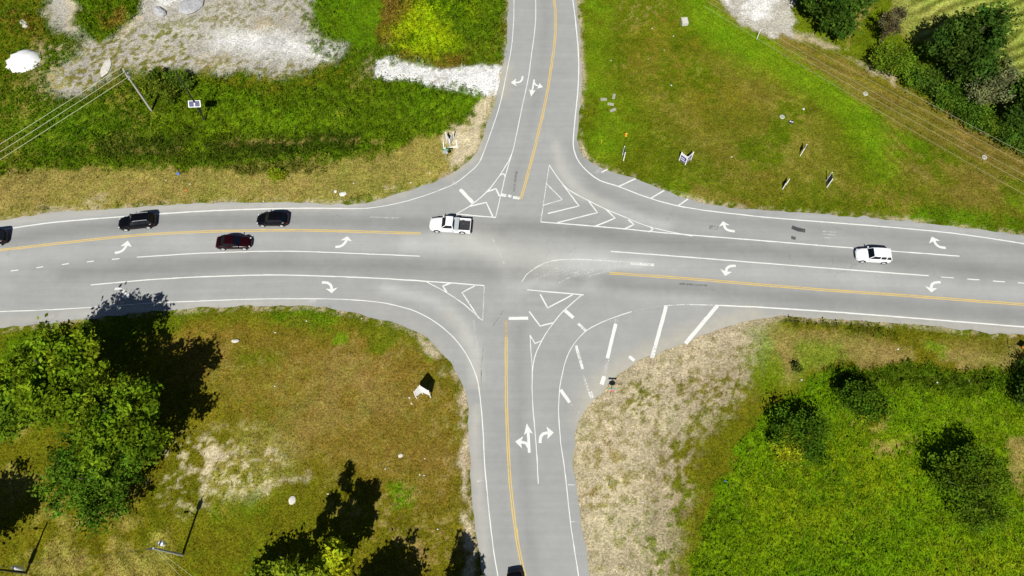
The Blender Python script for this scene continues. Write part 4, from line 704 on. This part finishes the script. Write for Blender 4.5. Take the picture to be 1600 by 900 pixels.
for s, nm in zip((-1, 0, 1), ('upper', 'middle', 'lower')):
    e = p1b.location + wd_ * s * 1.15 + Vector((0, -.1, 9.2)); wire((ins[s + 1], e), nm + ' of the three pale wires running left from the wooden pole', sag=.5, group='wires from the wooden pole', r=.026)
p2 = pole((320, 187), 10.6, .11, 'darkpole', 'slim black pole carrying a white framed solar panel', 'solar_pole')
fr = MB().box((0, 0, 0), (1.75, .95, .05), None, .01).build('solar_panel', M['whitemetal'], p2); fr.location = (0, -.2, 3.95); fr.rotation_euler = (math.radians(32), 0, .05)
for s in (-1, 1): MB().box((s * .42, 0, .032), (.70, .80, .012)).build('cell_sheet', M['panelglass'], fr)
MB().box((0, .2, 2.2), (.4, .25, .6), None, .03).build('control_box', M['darkmetal'], p2)
p3 = pole((285, 867), 7.6, .15, 'greypole', 'grey utility pole with white transformer can in the lower left field')
MB().lathe([(.12, 0), (.27, .03), (.28, .75), (.2, .82), (.06, .86)], (.12, .62, 5.6), 14).build('transformer', M['whitemetal'], p3, True)
MB().tube([(.1, .45, 6.4), (.1, .5, 7.0)], .05, 6).build('bushing', M['whitemetal'], p3)
MB().tube([(-.1, 0, 5.4), (-.9, .1, 5.75), (-1.1, .1, 5.7)], .04, 6).box((-1.25, .1, 5.66), (.5, .22, .12), None, .04).build('lamp_arm', M['darkmetal'], p3)
p4 = pole((40.5, 895), 6.6, .14, 'darkpole', 'dark utility pole with white meter cabinet at the lower left edge')
MB().lathe([(.2, 0), (.24, .05), (.24, 1.5), (.16, 1.75), (.05, 1.82)], (.05, .36, .9), 12).build('meter_cabinet', M['whitemetal'], p4, True)
MB().tube([(-.1, 0, 5.8), (-.9, -.1, 6.0)], .04, 6).box((-1.05, -.1, 5.98), (.5, .22, .12), None, .04).build('lamp_arm', M['darkmetal'], p4)
top3 = p3.location + Vector((0, 0, 7.45)); top4 = p4.location + Vector((0, 0, 6.5))
wire((top4, top3), 'thin dark wire strung between the two lower left poles', 'darkwire', .014, .35)
b5 = up((420, 1010)) + Vector((0, 0, 7.4)); b6 = up((470, 1010)) + Vector((0, 0, 7.2))
wire((top3, b5), 'pale wire leaving the grey pole toward the bottom edge, left one', 'wire', .011, .4, 'wires from the grey pole'); wire((top3 - Vector((0, 0, .6)), b6), 'pale wire leaving the grey pole toward the bottom edge, right one', 'wire', .011, .4, 'wires from the grey pole')
for nm, a, b in (('uppermost', (1130, -18), (1760, 322)), ('second', (1122, -10), (1750, 334)), ('third', (1112, -2), (1735, 345)), ('fourth', (1106, 3), (1725, 352)), ('lowest', (1100, 9), (1705, 362))):
    wire((G(*a, 8.5), G(*b, 8.5)), nm + ' of the long pale wires along the hedge', 'tanwire', .014, .5, 'wires along the hedge')
for k, (q, l) in enumerate((((1073, 22), 'wooden pole beyond the top edge, near end of the hedge wires'), ((1690, 380), 'wooden pole beyond the right edge, far end of the hedge wires'))): pass
wp = up((1182.5, 61)); w = empty('marker_post', wp, 0, 'white marker post at the edge of the pale gravel', 'post'); MB().tube([(0, 0, -.2), (0, 0, 2.0)], .055, 8).build('post_shaft', M['post'], w, True); MB().lathe([(.065, 1.98), (.07, 2.02), (.03, 2.08)], n=8).build('post_cap', M['post'], w)

# ------------------------------------------------------------------ signs
def yard_sign(bases, H, z0, face, label, back='board', name='yard_sign', hs=None, strips=0, band=None, cat='sign'):
    B = [up(p) for p in bases]; o = B[0].copy(); root = empty(name, o, 0, label, cat); hs = hs or [H] * len(B)
    for b, h in zip(B, hs):
        q = b - o; MB().box((q.x, q.y, h / 2 - .1), (.11, .11, h + .2), None, .012).build('post', M['post'], root)
    for k in range(len(B) - 1):
        a, b = B[k] - o, B[k + 1] - o; ha, hb = hs[k] - .08, hs[k + 1] - .08; d = Vector((b.x - a.x, b.y - a.y, 0)).normalized(); a2, b2 = a + d * .07, b - d * .07; nrm = Vector((d.y, -d.x, 0)); t = .018
        if nrm.y > 0: nrm = -nrm
        def pan(off, th, u0, u1, v0, v1, mat, nm, par=root):
            m = MB(); ps = []
            for w_ in (off, off + th):
                for u, v in ((u0, v0), (u1, v0), (u1, v1), (u0, v1)):
                    p = a2.lerp(b2, u); top = ha + (hb - ha) * u; ps.append((p.x + nrm.x * w_, p.y + nrm.y * w_, z0 + (top - z0) * v))
            m.loft([ps[:4], ps[4:]]); return m.build(nm, M[mat], par)
        pl = pan(-.02, .036, 0, 1, 0, 1, back, 'sign_panel')
        if face: pan(.018, .006, .02, .98, .02, (.98 if band is None else band), face, 'printed_face', pl)
        for s in range(strips): pan(.026, .004, .12, .85 - .12 * (s % 2), .18 + .24 * s, .18 + .24 * s + .1, 'board', 'lettering', pl)
    return root
yard_sign([(651, 622.5), (660.5, 615.5), (673, 621)], 2.8, .75, None, 'white V-shaped sign on three posts in the brown grass', hs=[2.8, 3.5, 2.8])
yard_sign([(1061, 250.5), (1070.5, 257.5), (1079, 250)], 2.05, .25, 'purple', 'purple and white V-shaped sign pointing toward the junction', strips=2, band=.72)
yard_sign([(974, 251), (973, 241.5)], 2.0, .4, 'blue', 'narrow dark sign seen edge on near the yellow hydrant', back='blue')
yard_sign([(1222.7, 295.5), (1228.5, 288)], 1.35, .25, None, 'small white sign left of the navy sign, seen edge on')
yard_sign([(1291.5, 293), (1291, 283)], 2.2, .35, 'blue', 'navy sign on white posts nearest the east road', back='blue')
yard_sign([(1250, 243.5), (1254, 236.5)], 1.75, .7, 'purple', 'small purple sign farthest up the grass slope', back='purple')
s = yard_sign([(697.5, 217), (703.5, 228), (709, 216)], 1.6, .35, None, 'white framed V-shaped sign on bare soil beside the north road', back='board')
o = s.location; fb = MB()
qs = [up(p) + Vector((0, 0, .06)) - o for p in ((692.5, 222), (693.5, 232), (714.5, 229.5), (713, 219))]
for a, b in zip(qs, qs[1:]):
    d = b - a; fb.box((a + b) / 2, (d.length, .14, .1), Matrix.Rotation(math.atan2(d.y, d.x), 3, 'Z'))
fb.build('base_frame', M['post'], s)
def stop_sign(px, face_south, label, rz=0):
    root = empty('stop_sign', up(px), rz, label, 'sign'); MB().box((0, 0, 1.2), (.06, .06, 2.8), None, .01).build('post', M['backgrey'], root)
    pts = [(.42 * math.cos(math.pi / 8 + k * math.pi / 4), .42 * math.sin(math.pi / 8 + k * math.pi / 4)) for k in range(8)]; s = -1 if face_south else 1
    MB().loft([[(x, s * .035, 1.95 + y) for x, y in pts], [(x, s * .055, 1.95 + y) for x, y in pts]]).build('sign_plate', M['backgrey'], root)
    pl = MB().loft([[(x * .99, s * .0555, 1.95 + y * .99) for x, y in pts], [(x * .99, s * .058, 1.95 + y * .99) for x, y in pts]]).build('white_border', M['board'], root)
    MB().loft([[(x * .92, s * .0585, 1.95 + y * .92) for x, y in pts], [(x * .92, s * .061, 1.95 + y * .92) for x, y in pts]]).build('red_face', M['stopred'], root)
    cu = bpy.data.curves.new('stop_lettering', 'FONT'); cu.body = 'STOP'; cu.size = .33; cu.align_x = 'CENTER'; cu.align_y = 'CENTER'; cu.extrude = .002; cu.materials.append(M['board'])
    tmp = bpy.data.objects.new('lettering_curve', cu); COL.objects.link(tmp); bpy.context.view_layer.update(); tm = bpy.data.meshes.new_from_object(tmp.evaluated_get(bpy.context.evaluated_depsgraph_get())); bpy.data.objects.remove(tmp); tm.materials.clear(); tm.materials.append(M['board']); t = link(bpy.data.objects.new('lettering', tm), root); t.location = (0, s * .064, 1.95); t.rotation_euler = (math.pi / 2, 0, 0 if face_south else math.pi)
    bl = MB().box((0, 0, 2.62), (1.05, .03, .26), Matrix.Rotation(.06, 3, 'Z')).build('street_name_blade', M['green'], root)
    m = MB()
    for k in range(7): m.box((-.36 + k * .12, -.018, 2.62), (.07, .006, .12 + .03 * (k % 2)), Matrix.Rotation(.06, 3, 'Z'))
    m.build('lettering', M['board'], bl)
    return root
stop_sign((954, 617), True, 'red stop sign with green street blade beside the south road', -.12)
stop_sign((697.5, 250.5), False, 'grey back of a stop sign with green blade beside the north road', -.15)
og = empty('warning_sign', up((1596, 545)), .2, 'orange sign at the right edge beside the east road', 'sign'); MB().box((0, 0, .7), (.06, .06, 1.8)).build('post', M['darkmetal'], og)
MB().box((0, -.05, 1.0), (.9, .03, .9), Matrix.Rotation(math.pi / 4, 3, 'Y')).build('sign_panel', M['orange'], og); MB().box((0, -.07, 1.0), (.1, .012, .7)).build('printed_symbol', M['trim'], og)
st = empty('stake', up((1575.5, 544)), 0, 'thin dark stake left of the orange sign', 'stake'); MB().tube([(0, 0, -.2), (.02, 0, 2.4)], [.035, .025], 6).build('stake_shaft', M['darkpole'], st)
for px, lab, h in (((939, 225), 'slim yellow stake beside the north road', 1.25), ((950.5, 761), 'short yellow stake on the sandy ground beside the south road', 1.0)):
    r = empty('stake', up(px), 0, lab, 'stake'); MB().tube([(0, 0, -.1), (.05, .03, h)], .04, 6).build('stake_shaft', M['yellowpole'], r); MB().lathe([(.045, h - .02), (.05, h + .05), (.02, h + .1)], (.05, .03, 0), 8).build('stake_cap', M['trim'], r)
hy = empty('hydrant', up((978, 212)), 0, 'small yellow hydrant in the grass behind the narrow dark sign', 'hydrant')
MB().lathe([(.16, -.05), (.16, .05), (.11, .07), (.11, .5), (.15, .52), (.15, .56), (.11, .62), (.04, .7)], n=12).build('barrel', M['hydrant'], hy, True); MB().tube([(-.22, 0, .4), (.22, 0, .4)], .06, 8).build('nozzle', M['orange'], hy); MB().tube([(0, -.2, .4), (0, 0, .4)], .07, 8).build('nozzle', M['orange'], hy)
# ------------------------------------------------------------------ small things lying about
cb = empty('concrete_vault', up((1069, 36)), .1, 'pale concrete vault standing alone on the grass near the top', 'concrete box')
MB().box((0, 0, .3), (1.0, 1.25, .75), None, .05).build('vault_wall', M['concrete'], cb); MB().box((0, -.05, .72), (.72, .8, .09), None, .02).build('vault_lid', M['stone'], cb); MB().box((.1, .75, .14), (.55, .4, .3), None, .04).build('plinth', M['concrete'], cb)
for k, (p, a, l) in enumerate((((943, 156), .05, 'leftmost flat concrete slab on the grass by the north road'), ((959, 151), 1.3, 'upright-turned concrete slab nearest the top of the slab group'), ((954, 163.5), -.1, 'middle concrete slab of the small slab group'), ((957.5, 173), .55, 'tilted lowest concrete slab of the slab group'))):
    o = MB().box((0, 0, .08), (.95, .42, .2), None, .02).build('concrete_slab', M['slab']); o.location = up(p); o.rotation_euler = (.05 * k, .06, a); tag(o, l, 'slab', 'concrete slabs by the north road')
for p, l, dk in (((1222, 183), 'pale round manhole cover left of the dark one', 0), ((1236, 191), 'dark round manhole cover with a white mark', 1), ((1352, 147), 'pale round manhole cover under the hedge wires', 0), ((1538, 246), 'pale round manhole cover near the right edge by the hedge wires', 0)):
    r = empty('manhole', up(p), .3, l, 'manhole'); MB().lathe([(.36, -.2), (.38, .10), (.34, .13), (.27, .13), (.26, .10)], n=18).build('collar', M['darkmetal'] if dk else M['concrete'], r, True); MB().lathe([(.26, .10), (.25, .125), (.05, .135)], n=18).build('cover', M['darkmetal'] if dk else M['slab'], r)
    if dk: MB().box((-.1, .1, .15), (.22, .16, .04)).box((.12, -.1, .15), (.24, .12, .04)).build('painted_mark', M['board'], r)
def rock(px, s, mat, label, cat='rock', name='limestone_rock', group=None, flat=.6, sx=1.0):
    b = bmesh.new(); bmesh.ops.create_icosphere(b, subdivisions=2, radius=1); r = random.Random(px[0])
    sd_ = [Vector((r.gauss(0, 1), r.gauss(0, 1), r.gauss(0, 1))).normalized() for _ in range(7)]
    for v in b.verts:
        k = 1 + sum(.34 * math.cos(3 * v.co.dot(d)) for d in sd_) / 3; v.co = Vector((v.co.x * s * k * sx, v.co.y * s * k, v.co.z * s * k * flat))
    m = MB(); m.b.free(); m.b = b; o = m.build(name, M[mat]); o.location = up(px) + Vector((0, 0, s * flat * .35)); o.rotation_euler = (0, 0, r.uniform(0, 6)); return tag(o, label, cat, group)
rock((368, 533), .36, 'stone', 'white rock alone on the brown grass beside the west road'); rock((457, 782), .38, 'stone', 'largest pale rock in the brown grass above the yellow-green trees', flat=.3, sx=1.35); rock((626, 712), .24, 'stone', 'pale rock in the brown grass left of the south road', flat=.5)
hp = MB(); b = hp.b; rg = [(2.3, -.1), (2.0, .25), (1.5, .62), (.9, .9), (.35, 1.02)]; rr = random.Random(4); R = []
for r_, z_ in rg: R.append([(r_ * math.cos(2 * math.pi * k / 22) * 1.15 * (1 + .1 * math.sin(3 * k) + rr.uniform(-.05, .05)), r_ * math.sin(2 * math.pi * k / 22) * (1 + rr.uniform(-.07, .07)), z_ + rr.uniform(-.05, .05)) for k in range(22)])
hp.loft(R); o = hp.build('gravel_heap', M['gravelheap'], None, True); o.location = up((37, 96)); tag(o, 'white gravel heap among the weeds at the upper left', 'gravel heap')
rock((166, 106), .8, 'stone', 'long pale rubble lump beside the top of the wooden pole', 'rubble', 'rubble_lump', flat=.16, sx=2.0); rock((37, 37), .5, 'stone', 'pale slab of rubble in the weeds at the top left', 'rubble', 'rubble_lump', flat=.4, sx=2)
rock((250, 20), 1.0, 'greyheap', 'grey stone mound at the top of the gravel lot, left one', 'mound', 'stone_mound', flat=.5); rock((300, 10), 1.5, 'greyheap', 'larger grey stone mound at the top of the gravel lot', 'mound', 'stone_mound', flat=.45)
def scrap(px, s, mat, label, group=None, name='litter_scrap'):
    m = MB(); r = random.Random(px[0] * 7 + px[1]); n = 7; mid = [(math.cos(6.283 * k / n) * s * r.uniform(.5, 1.2), math.sin(6.283 * k / n) * s * r.uniform(.4, 1), r.uniform(.04, .22) * s + .02) for k in range(n)]
    m.loft([[(x * .96, y * .96, z - .03) for x, y, z in mid], mid, [(x * .4, y * .4, z + .12 * s) for x, y, z in mid]]); o = m.build(name, M[mat]); o.location = up(px) + Vector((0, 0, .06)); return tag(o, label, 'litter', group)
scrap((279, 272), .4, 'blueplastic', 'crumpled blue plastic litter on the dry verge'); scrap((535, 304), .55, 'litter', 'largest white scrap of litter at the road edge west of the junction'); scrap((524, 300), .3, 'litter', 'smaller white scrap beside the largest litter scrap'); scrap((291, 298), .22, 'orange', 'orange scrap of litter on the dry verge')
scrap((1255, 171), .28, 'litter', 'white scrap on the grass right of the manhole covers'); scrap((1133, 752), .16, 'blueplastic', 'tiny blue scrap at the meadow edge')
for p in ((45, 281), (260, 282), (297, 288), (391, 293), (412, 315), (553, 287), (642, 286), (672, 271), (430, 520), (430, 604), (479, 502), (565, 498), (640, 622), (643, 631), (664, 717), (656, 742), (663, 743), (602, 733), (684, 827), (1019, 45), (1038, 79), (1013, 93), (955, 95), (1052, 57), (1143, 246), (1252, 594), (1464, 598), (1479, 600), (1514, 595), (1403, 546), (540, 763), (513, 772), (1005, 785), (1049, 134)):
    scrap(p, random.uniform(.09, .16), 'litter', 'small white scrap lying in the grass', 'white scraps scattered in the grass')
